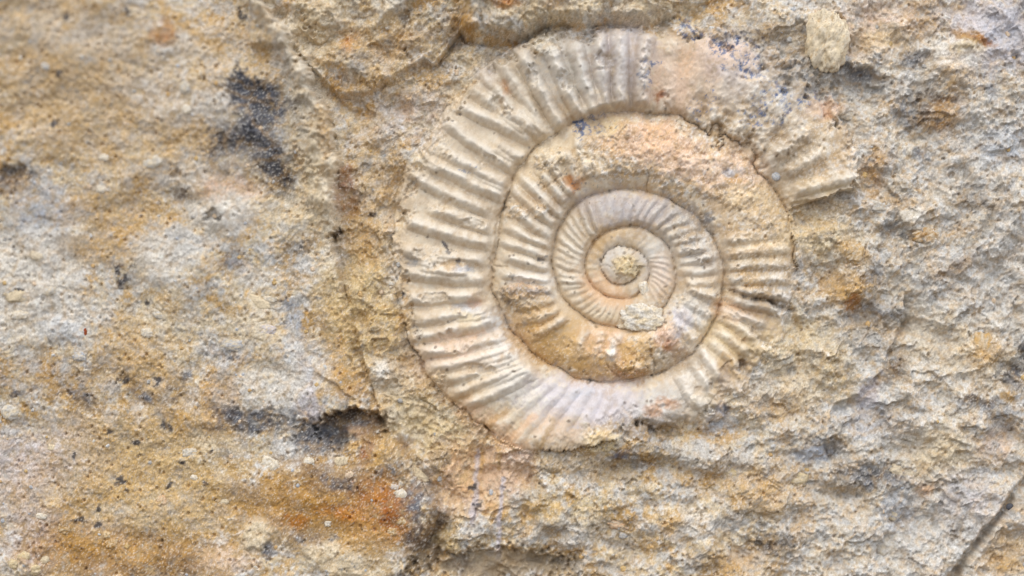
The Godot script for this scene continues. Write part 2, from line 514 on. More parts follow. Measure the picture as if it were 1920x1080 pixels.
	scarp([Vector2(660, 600), Vector2(682, 676), Vector2(700, 744), Vector2(716, 780)], 8.0, 26.0)
	scarp([Vector2(590, 690), Vector2(625, 720), Vector2(670, 748)], 6.0, 24.0)
	scarp([Vector2(530, 560), Vector2(535, 620), Vector2(560, 652)], -6.0, 24.0)
	# cracks
	groove([Vector2(1567, 0), Vector2(1576, 30), Vector2(1588, 64), Vector2(1598, 90)], 3.0, 10.0)
	groove([Vector2(810, 133), Vector2(822, 118), Vector2(838, 98), Vector2(850, 84)], 3.0, 12.0)
	groove([Vector2(866, 62), Vector2(882, 78), Vector2(915, 84), Vector2(950, 84), Vector2(988, 73), Vector2(1012, 58), Vector2(1056, 50), Vector2(1088, 62), Vector2(1130, 50), Vector2(1170, 48), Vector2(1202, 55), Vector2(1238, 47), Vector2(1262, 28)], 3.0, 13.0)
	groove([Vector2(1556, 868), Vector2(1570, 846), Vector2(1564, 828)], 2.4, 9.0)
	groove([Vector2(1540, 790), Vector2(1546, 830), Vector2(1560, 862)], 4.0, 9.0)
	groove([Vector2(946, 380), Vector2(936, 410), Vector2(926, 450), Vector2(921, 490), Vector2(926, 515)], 2.0, 7.0)
	groove([Vector2(755, 624), Vector2(800, 615), Vector2(855, 608)], 2.0, 5.0)
	groove([Vector2(944, 378), Vector2(976, 392)], 1.8, 5.0)
	groove([Vector2(926, 500), Vector2(945, 500), Vector2(960, 518), Vector2(1000, 526)], 1.8, 5.0)
	groove([Vector2(1182, 360), Vector2(1188, 400), Vector2(1184, 420)], 1.6, 4.0)
	groove([Vector2(1212, 355), Vector2(1212, 330)], 1.6, 6.0)
	groove([Vector2(1222, 655), Vector2(1230, 680), Vector2(1226, 706)], 2.4, 8.0)
	groove([Vector2(1140, 690), Vector2(1165, 712)], 2.4, 7.0)
	groove([Vector2(1370, 545), Vector2(1420, 560), Vector2(1455, 572), Vector2(1490, 584)], 4.5, 13.0)
	groove([Vector2(1344, 572), Vector2(1380, 590), Vector2(1400, 606)], 3.0, 8.0)
	groove([Vector2(1030, 290), Vector2(1044, 320), Vector2(1064, 350)], 2.6, 7.0)
	groove([Vector2(1000, 330), Vector2(1022, 350), Vector2(1060, 330)], 2.0, 5.0)
	groove([Vector2(940, 965), Vector2(942, 1010), Vector2(934, 1050)], 1.8, 5.0)
	groove([Vector2(1750, 950), Vector2(1762, 1010), Vector2(1770, 1070)], 1.8, 4.0)
	groove([Vector2(90, 985), Vector2(70, 1010), Vector2(88, 1060)], 2.0, 5.0)
	groove([Vector2(655, 192), Vector2(690, 184), Vector2(742, 154), Vector2(770, 140)], 2.6, 8.0)
	groove([Vector2(770, 600), Vector2(752, 600), Vector2(748, 560)], 3.0, 8.0)
	groove([Vector2(772, 640), Vector2(782, 668), Vector2(800, 705), Vector2(842, 742), Vector2(884, 780), Vector2(935, 826), Vector2(975, 846), Vector2(1010, 856)], 2.6, 8.0)

# ---------------------------------------------------------------- colours
func _dyes() -> void:
	# left block, from the top down
	dye(120, 90, 200, 130, 20, "sand", 0.7)
	dye(250, 240, 240, 110, 20, "sand", 0.6)
	dye(60, 240, 120, 60, 15, "ochre", 0.3)
	dye(300, 180, 90, 40, 20, "pale", 0.45, 0.7)
	dye(150, 60, 110, 40, 10, "chalk", 0.4, 0.7)
	dye(330, 90, 40, 34, 0, "chalk", 0.8)
	dye(305, 62, 16, 26, 30, "orange", 0.7, 0.3)
	dye(440, 100, 110, 90, 20, "sand", 0.5)
	dye(560, 110, 26, 90, -28, "chalk", 0.7, 0.2)
	dye(420, 190, 40, 40, 0, "chalk", 0.6)
	dye(478, 172, 40, 26, 12, "coal", 0.95, 0.5)
	dye(462, 162, 16, 30, -20, "coal", 0.9, 0.2)
	dye(520, 205, 44, 26, 12, "slate", 0.85, 0.6)
	dye(458, 168, 26, 36, -20, "coal", 0.97, 0.15, 0.25)
	dye(480, 225, 30, 26, 30, "coal", 0.9, 0.4, 0.3)
	dye(500, 190, 60, 36, 14, "slate", 0.9, 0.5)
	dye(505, 185, 46, 22, 14, "coal", 0.7, 0.6)
	dye(495, 270, 26, 60, -32, "coal", 0.9, 0.45)
	dye(430, 262, 44, 28, 0, "coal", 0.95, 0.4)
	dye(440, 300, 50, 26, 0, "slate", 0.6, 0.6)
	dye(468, 250, 20, 14, 30, "coal", 0.8, 0.4)
	dye(516, 305, 30, 30, 20, "coal", 0.97, 0.3)
	dye(532, 345, 22, 36, -24, "coal", 0.95, 0.4)
	dye(400, 300, 16, 22, 0, "slate", 0.7, 0.7)
	dye(555, 196, 18, 20, 0, "slate", 0.8, 0.7)
	dye(22, 325, 34, 14, 4, "coal", 0.95, 0.25, 0.5)
	dye(20, 345, 50, 18, 4, "brown", 0.6)
	dye(85, 405, 62, 54, 10, "sky", 0.85, 0.5)
	dye(95, 380, 44, 16, 25, "grey", 0.5, 0.4)
	dye(60, 480, 120, 60, 0, "white", 0.8, 0.3)
	dye(60, 580, 130, 70, 0, "white", 0.75, 0.35)
	dye(200, 470, 90, 30, 10, "ochre", 0.6)
	dye(235, 405, 110, 46, 10, "ochre", 0.6)
	dye(315, 480, 66, 44, -15, "white", 0.9, 0.3)
	dye(345, 450, 50, 20, 30, "chalk", 0.8, 0.3)
	dye(415, 400, 62, 44, 10, "white", 0.9, 0.25)
	dye(402, 400, 11, 12, 0, "grey", 0.6, 0.1)
	dye(340, 365, 26, 18, 20, "umber", 0.75, 0.5)
	dye(345, 330, 40, 24, 0, "chalk", 0.6)
	dye(440, 350, 60, 20, 5, "pink", 0.6)
	dye(400, 360, 30, 14, 0, "orange", 0.4)
	dye(430, 485, 22, 20, 20, "slate", 0.7, 0.6)
	dye(455, 500, 22, 12, 20, "lilac", 0.5)
	dye(440, 510, 20, 10, 0, "slate", 0.6)
	dye(560, 460, 40, 26, -30, "grey", 0.55)
	dye(580, 240, 46, 110, -8, "cream", 0.7, 0.3)
	dye(600, 330, 34, 90, 0, "cream", 0.75, 0.3)
	stroke([Vector2(500, 10), Vector2(550, 85), Vector2(585, 160), Vector2(612, 230), Vector2(624, 310), Vector2(618, 400), Vector2(624, 480)], 24.0, "butter", 0.75)
	dye(612, 250, 12, 60, -5, "ochre", 0.5)
	dye(560, 400, 70, 40, 10, "cream", 0.6)
	dye(480, 520, 46, 20, 0, "white", 0.7)
	dye(590, 520, 46, 40, 0, "chalk", 0.5)
	dye(615, 560, 26, 70, -10, "straw", 0.7)
	dye(640, 650, 40, 110, -12, "ochre", 0.65)
	dye(650, 715, 40, 30, 20, "amber", 0.55)
	dye(545, 600, 16, 50, -14, "sky", 0.85, 0.3)
	dye(555, 650, 18, 30, -30, "chalk", 0.8, 0.3)
	dye(575, 740, 26, 60, -10, "lilac", 0.8, 0.25)
	dye(580, 630, 16, 20, 0, "brown", 0.5)
	dye(610, 610, 12, 24, -20, "brown", 0.5)
	dye(600, 735, 8, 10, 0, "ochre", 0.8, 0.1)
	dye(470, 610, 60, 40, 0, "cream", 0.7)
	dye(470, 565, 46, 14, 0, "cream", 0.8, 0.2)
	dye(420, 660, 46, 26, 0, "sky", 0.45)
	dye(430, 665, 20, 8, 10, "slate", 0.75, 0.4)
	dye(490, 690, 12, 10, 0, "slate", 0.7)
	dye(510, 720, 66, 36, 0, "cream", 0.75, 0.3)
	dye(300, 620, 90, 80, 20, "cream", 0.5)
	dye(480, 740, 90, 40, 0, "pale", 0.6, 0.5)
	dye(560, 690, 60, 50, -20, "pale", 0.5, 0.5)
	dye(1760, 1010, 120, 60, 0, "pale", 0.5, 0.6)
	dye(1840, 520, 100, 50, 0, "pale", 0.5, 0.6)
	dye(1860, 240, 90, 60, 0, "pale", 0.5, 0.6)
	dye(122, 620, 42, 25, 10, "pale", 0.8, 0.1)
	dye(255, 640, 50, 40, 20, "ochre", 0.6)
	dye(270, 700, 90, 40, 20, "ochre", 0.6)
	dye(90, 710, 140, 40, 0, "brown", 0.5, 0.6)
	dye(150, 745, 40, 16, 20, "slate", 0.85, 0.5)
	dye(30, 742, 14, 9, 0, "slate", 0.8, 0.3)
	dye(160, 762, 20, 12, 0, "coal", 0.7)
	dye(130, 780, 20, 8, 0, "slate", 0.7)
	dye(275, 745, 40, 14, 10, "slate", 0.8, 0.6)
	dye(320, 740, 26, 18, 0, "coal", 0.7, 0.6)
	dye(345, 705, 12, 18, 20, "slate", 0.8, 0.4)
	dye(380, 810, 40, 16, 0, "slate", 0.7)
	dye(462, 790, 56, 20, 10, "coal", 0.9, 0.5)
	dye(430, 778, 30, 10, 20, "slate", 0.7, 0.4)
	dye(355, 800, 100, 50, 20, "ochre", 0.6)
	dye(410, 750, 40, 60, 0, "amber", 0.4)
	dye(240, 830, 160, 60, 20, "ochre", 0.55)
	dye(90, 860, 120, 60, 0, "lilac", 0.5)
	dye(30, 900, 60, 80, 0, "lilac", 0.5)
	dye(300, 900, 160, 90, 10, "straw", 0.6)
	dye(250, 940, 260, 110, 5, "ochre", 0.5)
	dye(110, 1010, 60, 60, 0, "amber", 0.65)
	dye(180, 1050, 120, 40, 0, "amber", 0.55, 0.6)
	dye(60, 1010, 50, 60, 0, "lilac", 0.45)
	dye(190, 1060, 60, 24, 0, "slate", 0.7, 0.7)
	dye(280, 1068, 50, 20, 0, "coal", 0.85, 0.6)
	dye(335, 1055, 46, 26, 20, "coal", 0.85, 0.6)
	dye(300, 1010, 90, 20, 10, "umber", 0.45, 0.7)
	dye(430, 1050, 70, 30, 0, "pink", 0.5)
	dye(400, 835, 44, 20, 10, "cream", 0.7, 0.3)
	dye(420, 848, 24, 10, 20, "slate", 0.6, 0.6)
	dye(545, 845, 34, 34, 0, "chalk", 0.85, 0.3)
	dye(590, 830, 36, 26, 0, "slate", 0.8, 0.5)
	dye(655, 800, 74, 30, -6, "slate", 0.95, 0.3)
	dye(595, 815, 60, 30, 10, "slate", 0.75, 0.5)
	dye(470, 785, 70, 26, 8, "slate", 0.8, 0.45)
	dye(640, 785, 44, 12, -6, "umber", 0.8, 0.3)
	dye(705, 800, 14, 36, -20, "brown", 0.6, 0.2)
	dye(670, 810, 26, 10, 0, "peach", 0.5, 0.3)
	dye(720, 850, 50, 40, 30, "ochre", 0.8, 0.3)
	dye(690, 850, 12, 26, 20, "rust", 0.7, 0.4)
	dye(740, 880, 20, 30, 0, "cream", 0.5)
	dye(730, 885, 40, 16, -30, "slate", 0.7, 0.5)
	dye(590, 900, 36, 18, 20, "coal", 0.75, 0.6)
	dye(620, 930, 40, 16, 20, "slate", 0.75, 0.5)
	dye(535, 950, 26, 14, 20, "slate", 0.8, 0.5)
	dye(650, 950, 150, 80, 14, "amber", 0.75, 0.35)
	dye(640, 900, 90, 30, 14, "brown", 0.6, 0.6)
	dye(230, 1040, 200, 50, 4, "amber", 0.6, 0.5)
	dye(640, 905, 60, 20, 24, "slate", 0.6, 0.6)
	dye(690, 925, 30, 16, 30, "umber", 0.6, 0.6)
	dye(540, 960, 130, 60, 10, "amber", 0.6, 0.45)
	dye(500, 230, 90, 90, -20, "slate", 0.5, 0.75)
	dye(560, 975, 24, 14, 10, "orange", 0.85, 0.2)
	dye(720, 950, 60, 50, 20, "orange", 0.75, 0.5)
	dye(640, 960, 34, 16, 10, "orange", 0.8, 0.4)
	dye(690, 990, 90, 24, 14, "orange", 0.6, 0.5)
	dye(730, 960, 20, 40, 10, "rust", 0.7, 0.6)
	dye(660, 1010, 90, 40, 0, "ochre", 0.6, 0.3)
	dye(570, 1010, 40, 20, 10, "slate", 0.6)
	dye(620, 1012, 10, 8, 0, "slate", 0.8)
	dye(480, 1000, 34, 22, 0, "cream", 0.9, 0.1)
	dye(625, 1050, 60, 30, 20, "cream", 0.9, 0.2)
	dye(505, 1030, 20, 14, 10, "slate", 0.8, 0.4)
	dye(768, 1000, 18, 14, -30, "coal", 0.95, 0.3)
	dye(775, 950, 20, 46, -20, "slate", 0.8, 0.5)
	dye(806, 930, 18, 50, -24, "grey", 0.6, 0.4)
	dye(810, 1000, 50, 24, -50, "umber", 0.8, 0.4)
	dye(790, 1050, 60, 20, -50, "umber", 0.75, 0.4)
	dye(700, 1060, 40, 20, 0, "cream", 0.6)
	speck(655, 1055, 20, 16, 0, "coal", 0.4)
	speck(300, 900, 200, 150, 0, "umber", 0.14, 0.8)
	speck(220, 880, 60, 60, 0, "umber", 0.22)
	speck(300, 250, 280, 240, 0, "slate", 0.11, 0.8)
	speck(240, 520, 30, 26, 0, "coal", 0.35)
	speck(160, 650, 40, 40, 0, "red", 0.12, 0.9)
	speck(700, 940, 60, 60, 0, "rust", 0.3, 0.7)
	# the ground between the block and the fossil
	dye(700, 380, 60, 190, 0, "sand", 0.55)
	dye(650, 370, 20, 50, 0, "rust", 0.45)
	dye(650, 330, 16, 26, 20, "rust", 0.5, 0.4)
	dye(680, 470, 40, 70, 0, "ochre", 0.6)
	dye(636, 438, 9, 11, 0, "umber", 0.8, 0.1)
	dye(690, 590, 60, 110, -14, "straw", 0.8)
	dye(730, 640, 40, 90, -20, "ochre", 0.35)
	dye(640, 480, 8, 18, 0, "chalk", 0.7)
	dye(715, 700, 20, 34, 0, "white", 0.8, 0.3)
	dye(760, 740, 60, 70, 20, "cream", 0.7)
	dye(850, 830, 110, 60, 36, "straw", 0.7, 0.3)
	dye(880, 890, 80, 70, 0, "peach", 0.65, 0.4)
	dye(960, 880, 46, 50, 0, "pink", 0.7, 0.3)
	stroke([Vector2(896, 850), Vector2(890, 920), Vector2(886, 980)], 6.0, "lilac", 0.7)
	stroke([Vector2(944, 900), Vector2(938, 960), Vector2(932, 1060)], 6.0, "lilac", 0.85)
	stroke([Vector2(905, 850), Vector2(902, 890)], 5.0, "ochre", 0.6)
	stroke([Vector2(936, 844), Vector2(932, 880)], 5.0, "ochre", 0.6)
	dye(828, 862, 20, 24, 10, "drab", 0.8, 0.3)
	dye(800, 770, 60, 16, 40, "cream", 0.6)
	dye(930, 1062, 130, 30, 0, "drab", 0.85, 0.2)
	dye(860, 1060, 30, 20, 0, "umber", 0.5)
	dye(980, 1000, 26, 10, 0, "ochre", 0.6)
	dye(840, 1015, 26, 20, 0, "straw", 0.6)
	# top left: shelf and ledge
	dye(700, 40, 120, 50, 10, "cream", 0.6)
	dye(660, 90, 40, 30, 0, "ochre", 0.6)
	dye(590, 60, 40, 60, -20, "cream", 0.8, 0.2)
	dye(655, 80, 14, 20, 20, "orange", 0.5)
	dye(730, 100, 80, 40, -20, "sand", 0.5)
	dye(760, 80, 60, 22, -20, "amber", 0.4)
	dye(765, 35, 16, 20, 30, "umber", 0.8, 0.3)
	dye(670, 120, 30, 24, 0, "grey", 0.6)
	dye(640, 165, 18, 26, 0, "amber", 0.6)
	dye(655, 150, 10, 20, 0, "white", 0.8, 0.2)
	dye(868, 50, 34, 22, 20, "amber", 0.6, 0.4)
	dye(850, 80, 30, 20, 0, "brown", 0.5)
	dye(945, 20, 80, 24, 0, "cream", 0.6)
	dye(950, 10, 26, 12, 0, "orange", 0.7, 0.4)
	dye(1060, 20, 80, 30, 0, "cream", 0.7)
	dye(1035, 10, 20, 14, 0, "amber", 0.6)
	dye(1200, 24, 60, 30, 0, "cream", 0.8, 0.3)
	dye(960, 60, 40, 16, -8, "chalk", 0.5)
	dye(900, 110, 30, 16, -30, "cream", 0.7)
	dye(1025, 86, 30, 20, 0, "straw", 0.8, 0.3)
	dye(800, 180, 70, 60, 0, "sand", 0.5)
	dye(780, 220, 80, 50, 0, "lilac", 0.35)
	dye(910, 140, 26, 20, 30, "lilac", 0.6)
	dye(690, 160, 60, 20, -20, "ochre", 0.5)
	# fossil
	dye(850, 420, 110, 180, 0, "bone", 0.55, 0.3)
	dye(850, 500, 30, 10, 0, "ochre", 0.7, 0.4)
	dye(868, 508, 20, 9, 0, "sky", 0.8, 0.4)
	dye(770, 490, 26, 12, 0, "slate", 0.6, 0.7)
	dye(880, 575, 30, 16, 0, "sky", 0.5)
	dye(880, 600, 24, 18, 0, "straw", 0.7, 0.3)
	dye(890, 560, 16, 12, 0, "orange", 0.45)
	dye(860, 660, 110, 40, -18, "pink", 0.6)
	dye(850, 700, 90, 16, -22, "ochre", 0.55)
	dye(900, 740, 110, 50, 30, "cream", 0.5)
	dye(910, 790, 100, 24, 36, "peach", 0.6)
	dye(880, 730, 60, 12, -24, "ochre", 0.5)
	dye(940, 605, 40, 24, 0, "chalk", 0.8, 0.2)
	dye(950, 650, 60, 30, -20, "white", 0.6)
	dye(1010, 740, 90, 40, 24, "white", 0.7, 0.2)
	dye(1110, 750, 100, 46, 5, "lilac", 0.85, 0.2)
	dye(1090, 735, 30, 10, 0, "sky", 0.4)
	dye(1040, 800, 60, 26, 10, "pink", 0.5)
	stroke([Vector2(950, 770), Vector2(910, 800)], 7.0, "amber", 0.45)
	stroke([Vector2(1000, 780), Vector2(960, 820)], 7.0, "peach", 0.6)
	stroke([Vector2(1040, 790), Vector2(1010, 840)], 7.0, "ochre", 0.5)
	dye(1240, 760, 60, 36, -8, "chalk", 0.7)
	dye(1225, 765, 16, 16, 0, "orange", 0.55, 0.4)
	dye(1255, 755, 14, 12, 0, "orange", 0.55, 0.4)
	dye(1300, 690, 40, 60, 30, "white", 0.65)
	dye(1360, 640, 60, 40, 35, "straw", 0.6)
	dye(1372, 690, 34, 30, 40, "ochre", 0.55)
	dye(1390, 690, 18, 20, 0, "slate", 0.5, 0.8)
	stroke([Vector2(1350, 660), Vector2(1400, 710)], 5.0, "ochre", 0.8)
	dye(1360, 705, 10, 16, 0, "blue", 0.5, 0.6)
	dye(1352, 770, 8, 18, -10, "blue", 0.6, 0.5)
	dye(1315, 760, 18, 26, 20, "bone", 0.8, 0.1)
	dye(1340, 795, 26, 20, 0, "sky", 0.6)
	dye(940, 190, 130, 90, -35, "bone", 0.6, 0.3)
	dye(1100, 120, 110, 70, 0, "chalk", 0.7, 0.3)
	dye(1170, 110, 60, 80, 0, "lilac", 0.55)
	dye(950, 170, 8, 20, 10, "orange", 0.5)
	dye(1310, 140, 96, 70, 12, "pink", 0.5, 0.5)
	dye(1330, 190, 110, 40, 16, "drab", 0.4, 0.5)
	dye(1370, 110, 60, 50, 10, "lilac", 0.5, 0.5)
	dye(1290, 125, 40, 30, 12, "peach", 0.4, 0.6)
	dye(1260, 170, 40, 50, 0, "pink", 0.6)
	dye(1350, 100, 50, 20, 10, "pink", 0.6)
	dye(1270, 220, 120, 20, 12, "drab", 0.45)
	dye(1430, 190, 70, 40, 20, "chalk", 0.6)
	dye(1440, 250, 90, 50, 40, "drab", 0.55)
	dye(1500, 160, 60, 40, 30, "grey", 0.5)
	dye(1500, 300, 60, 20, -20, "bone", 0.6)
	dye(1550, 345, 60, 20, -12, "straw", 0.55)
	dye(1500, 275, 50, 18, -20, "drab", 0.6)
	dye(1480, 340, 40, 20, -20, "drab", 0.6)
	dye(1540, 385, 60, 14, 0, "drab", 0.7)
	dye(1550, 205, 30, 20, 0, "pink", 0.7, 0.3)
	for b in [[1370, 105, 26, 20], [1395, 75, 24, 14], [1340, 75, 18, 10], [1295, 60, 24, 14], [1360, 60, 14, 12], [1410, 130, 24, 16], [1450, 165, 22, 14], [1475, 190, 22, 12], [1515, 185, 16, 12], [1302, 200, 14, 14], [1335, 190, 14, 10], [1420, 190, 16, 10], [1480, 205, 12, 10], [1410, 220, 20, 14], [1455, 225, 10, 8], [1120, 220, 16, 10], [1095, 240, 18, 12], [1110, 240, 30, 16], [1205, 150, 14, 12], [1215, 120, 20, 8]]:
		speck(b[0], b[1], b[2] * 1.25, b[3] * 1.35, 10, "blue", 0.62, 0.8)
	speck(1400, 160, 140, 90, 20, "blue", 0.13, 0.85)
	dye(1446, 430, 9, 13, 25, "coal", 0.9, 0.1)
	dye(1320, 410, 10, 14, 20, "slate", 0.7, 0.4)
	dye(1235, 182, 8, 8, 0, "rust", 0.8, 0.1)
	for r in [[1058, 246, 970, 86], [1094, 226, 1028, 86], [1116, 212, 1076, 74], [1138, 206, 1122, 58], [1166, 202, 1162, 52], [1202, 200, 1214, 54]]:
		rib(r[0], r[1], r[2], r[3], 14.5, 18.0, 3, -3.0)
	# second whorl
	dye(1010, 300, 60, 40, -40, "cream", 0.6)
	dye(1080, 290, 60, 40, 0, "cream", 0.5)
	dye(1190, 265, 70, 34, 0, "peach", 0.7, 0.5)
	dye(1150, 240, 40, 20, 0, "straw", 0.5)
	dye(1250, 280, 90, 44, 24, "pink", 0.75, 0.3)
	dye(1240, 260, 40, 30, 10, "peach", 0.7, 0.5)
	dye(1380, 340, 70, 60, 40, "pink", 0.6)
	dye(1375, 335, 14, 14, 0, "amber", 0.6)
	dye(1370, 320, 16, 8, 0, "sky", 0.7, 0.3)
	dye(1080, 345, 16, 12, 0, "orange", 0.7, 0.2)
	dye(1400, 375, 60, 30, 0, "straw", 0.5)
	dye(1430, 470, 60, 30, -5, "cream", 0.7)
	dye(1400, 472, 40, 7, -8, "amber", 0.55)
	dye(1430, 500, 60, 30, 0, "drab", 0.5)
	dye(1410, 527, 30, 12, 10, "ochre", 0.7)
	dye(1430, 560, 60, 18, 15, "umber", 0.75, 0.5)
	dye(1410, 590, 60, 18, 20, "brown", 0.6)
	dye(1370, 585, 40, 18, 20, "peach", 0.5)
	dye(985, 470, 50, 60, 0, "bone", 0.5)
	dye(1000, 520, 46, 12, 4, "white", 0.7, 0.2)
	dye(985, 545, 34, 16, 10, "orange", 0.35, 0.5)
	dye(955, 565, 14, 20, 0, "umber", 0.7, 0.4)
	dye(1000, 548, 40, 6, 4, "slate", 0.7, 0.5)
	dye(1020, 600, 60, 40, 30, "sand", 0.6)
	dye(1050, 640, 110, 50, 26, "ochre", 0.75, 0.35)
	dye(1000, 640, 60, 40, 40, "amber", 0.45)
	dye(1120, 690, 70, 24, 8, "amber", 0.55)
	dye(1140, 640, 50, 30, 10, "peach", 0.6)
	dye(1200, 660, 30, 46, 0, "ochre", 0.85, 0.2)
	dye(1188, 700, 36, 14, 0, "orange", 0.5)
	dye(1145, 660, 10, 16, 0, "white", 0.8, 0.2)
	dye(1255, 640, 20, 34, -35, "rust", 0.7, 0.4)
	dye(1245, 620, 30, 20, 0, "pink", 0.6)
	dye(1260, 680, 60, 20, -10, "drab", 0.8, 0.5)
	dye(1290, 590, 40, 30, 0, "chalk", 0.7, 0.2)
	dye(1275, 600, 22, 18, 0, "lilac", 0.7, 0.2)
	dye(1310, 560, 40, 20, 20, "bone", 0.6)
	dye(1330, 520, 30, 20, 0, "sand", 0.6)
	# third whorl: grey on top and right
	dye(1180, 390, 90, 30, 6, "lilac", 0.65, 0.3)
	dye(1180, 392, 80, 28, 6, "grey", 0.35, 0.3)
	dye(1290, 430, 60, 40, 40, "grey", 0.5, 0.4)
	dye(1320, 480, 40, 40, 0, "chalk", 0.5)
	dye(1080, 400, 40, 30, -40, "drab", 0.4)
	dye(1065, 500, 26, 90, 0, "bone", 0.6, 0.3)
	dye(1120, 585, 60, 26, 20, "sand", 0.4)
	dye(1140, 595, 60, 14, 10, "cream", 0.6)
	dye(1140, 440, 50, 14, -20, "ochre", 0.4)
	dye(1120, 470, 14, 30, 20, "ochre", 0.45)
	dye(1130, 545, 50, 24, 30, "peach", 0.55, 0.2)
	dye(1230, 490, 34, 50, 0, "chalk", 0.6, 0.3)
	dye(1240, 520, 22, 40, 10, "pink", 0.4)
	dye(1160, 490, 32, 30, 0, "chalk", 0.6, 0.3)
	dye(1178, 500, 20, 23, 0, "straw", 0.85, 0.2)
	# right and lower right
	dye(1460, 420, 90, 60, 0, "sand", 0.4)
	dye(1540, 440, 80, 50, 20, "straw", 0.5)
	dye(1640, 320, 24, 50, 10, "amber", 0.65)
	dye(1600, 470, 34, 20, 30, "ochre", 0.7)
	dye(1590, 540, 50, 34, 10, "ochre", 0.85, 0.25)
	dye(1600, 566, 18, 12, 0, "orange", 0.75, 0.2)
	dye(1580, 330, 30, 20, 0, "chalk", 0.5)
	dye(1610, 150, 80, 26, 16, "grey", 0.8, 0.5)
	dye(1600, 130, 50, 14, 18, "slate", 0.6, 0.6)
	dye(1480, 110, 70, 60, 40, "grey", 0.45, 0.7)
	dye(1420, 60, 130, 22, 6, "drab", 0.5, 0.6)
	dye(1640, 50, 90, 50, 0, "pink", 0.55)
	dye(1660, 70, 60, 26, 0, "straw", 0.5)
	dye(1740, 30, 40, 40, 20, "amber", 0.5, 0.6)
	dye(1870, 60, 90, 70, 0, "lilac", 0.7, 0.2)
	dye(1890, 60, 60, 60, 0, "sky", 0.4)
	dye(1790, 100, 50, 40, 10, "white", 0.7)
	dye(1820, 66, 30, 10, 15, "amber", 0.9, 0.2)
	dye(1840, 72, 20, 7, 15, "rust", 0.7, 0.2)
	dye(1810, 85, 34, 16, 0, "straw", 0.6)
	dye(1790, 145, 40, 26, 20, "ochre", 0.5)
	dye(1745, 185, 34, 16, 10, "umber", 0.8, 0.5)
	dye(1715, 215, 40, 30, 30, "slate", 0.7, 0.6)
	dye(1750, 220, 40, 24, 0, "brown", 0.6, 0.5)
	dye(1775, 215, 26, 30, 0, "amber", 0.6, 0.5)
	dye(1700, 165, 60, 20, 0, "chalk", 0.5)
	dye(1720, 110, 30, 16, 0, "slate", 0.7, 0.5)
	dye(1850, 165, 16, 14, 0, "slate", 0.6)
	dye(1890, 208, 26, 14, 0, "umber", 0.6, 0.6)
	dye(1730, 285, 18, 14, 20, "slate", 0.7, 0.4)
	dye(1820, 330, 70, 60, 0, "chalk", 0.5)
	dye(1890, 280, 60, 40, 0, "sky", 0.45)
	dye(1900, 450, 60, 60, 0, "chalk", 0.6)
	dye(1820, 370, 40, 22, 20, "umber", 0.55, 0.6)
	dye(1690, 440, 46, 16, 24, "coal", 0.65, 0.6)
	dye(1735, 440, 22, 12, 0, "amber", 0.7, 0.3)
	dye(1700, 385, 50, 14, 14, "ochre", 0.6)
	dye(1710, 400, 26, 18, 20, "white", 0.8, 0.2)
	dye(1790, 500, 50, 16, -30, "brown", 0.6)
	dye(1640, 525, 26, 20, 0, "slate", 0.7, 0.6)
	dye(1640, 590, 80, 24, 8, "slate", 0.6, 0.7)
	dye(1620, 610, 60, 20, 0, "drab", 0.5)
	dye(1640, 640, 40, 20, 0, "grey", 0.6)
	dye(1685, 680, 26, 20, 30, "coal", 0.65, 0.5)
	dye(1670, 700, 50, 12, -40, "brown", 0.5)
	dye(1730, 590, 30, 50, 0, "chalk", 0.85, 0.2)
	dye(1630, 740, 20, 34, 30, "lilac", 0.85, 0.2)
	dye(1630, 790, 50, 40, 0, "sky", 0.6)
	dye(1800, 650, 120, 60, 20, "cream", 0.5)
	dye(1850, 660, 30, 26, -40, "ochre", 0.7, 0.3)
	dye(1880, 590, 60, 50, 0, "chalk", 0.5)
	dye(1915, 650, 14, 20, 0, "coal", 0.8, 0.3)
	dye(1900, 700, 30, 20, 0, "coal", 0.7, 0.6)
	dye(1900, 720, 20, 26, 20, "slate", 0.6)
	dye(1850, 760, 60, 14, 14, "slate", 0.75, 0.5)
	dye(1830, 750, 40, 8, 10, "umber", 0.7, 0.4)
	dye(1870, 800, 40, 20, 0, "slate", 0.5)
	dye(1895, 745, 14, 10, 0, "ochre", 0.8, 0.2)
	dye(1500, 640, 80, 50, 0, "straw", 0.5)
	dye(1480, 720, 70, 50, 0, "cream", 0.6)
	dye(1450, 760, 60, 30, 0, "ochre", 0.55)
	dye(1420, 730, 60, 30, 0, "chalk", 0.5)
	dye(1570, 700, 40, 50, 0, "straw", 0.5)
	dye(1530, 850, 34, 20, 0, "sky", 0.8, 0.2)
	dye(1640, 895, 70, 22, 4, "slate", 0.8, 0.5)
	dye(1640, 893, 26, 12, 0, "coal", 0.5)
	dye(1590, 920, 50, 16, 14, "drab", 0.7)
	dye(1570, 830, 20, 30, 0, "umber", 0.5, 0.5)
	dye(1450, 1020, 44, 24, 4, "umber", 0.75, 0.4)
	dye(1455, 1026, 30, 12, 4, "coal", 0.45, 0.5)
	dye(1430, 960, 60, 16, 0, "drab", 0.6)
	dye(1760, 850, 60, 46, 0, "cream", 0.75, 0.2)
	dye(1690, 830, 50, 30, 0, "chalk", 0.6)
	dye(1690, 960, 40, 40, 0, "sky", 0.6)
	dye(1670, 1020, 30, 24, 0, "chalk", 0.8, 0.2)
	dye(1780, 960, 60, 70, 0, "chalk", 0.55)
	dye(1735, 920, 12, 16, 0, "peach", 0.7)
	dye(1820, 940, 60, 60, 0, "lilac", 0.4)
	dye(1870, 830, 40, 30, 0, "pink", 0.5)
	dye(1830, 1000, 40, 50, 0, "chalk", 0.5)
	dye(1800, 1000, 12, 20, 20, "umber", 0.5)
	dye(1895, 1040, 50, 40, 0, "sand", 0.7)
	dye(1880, 1060, 26, 20, 0, "ochre", 0.6)
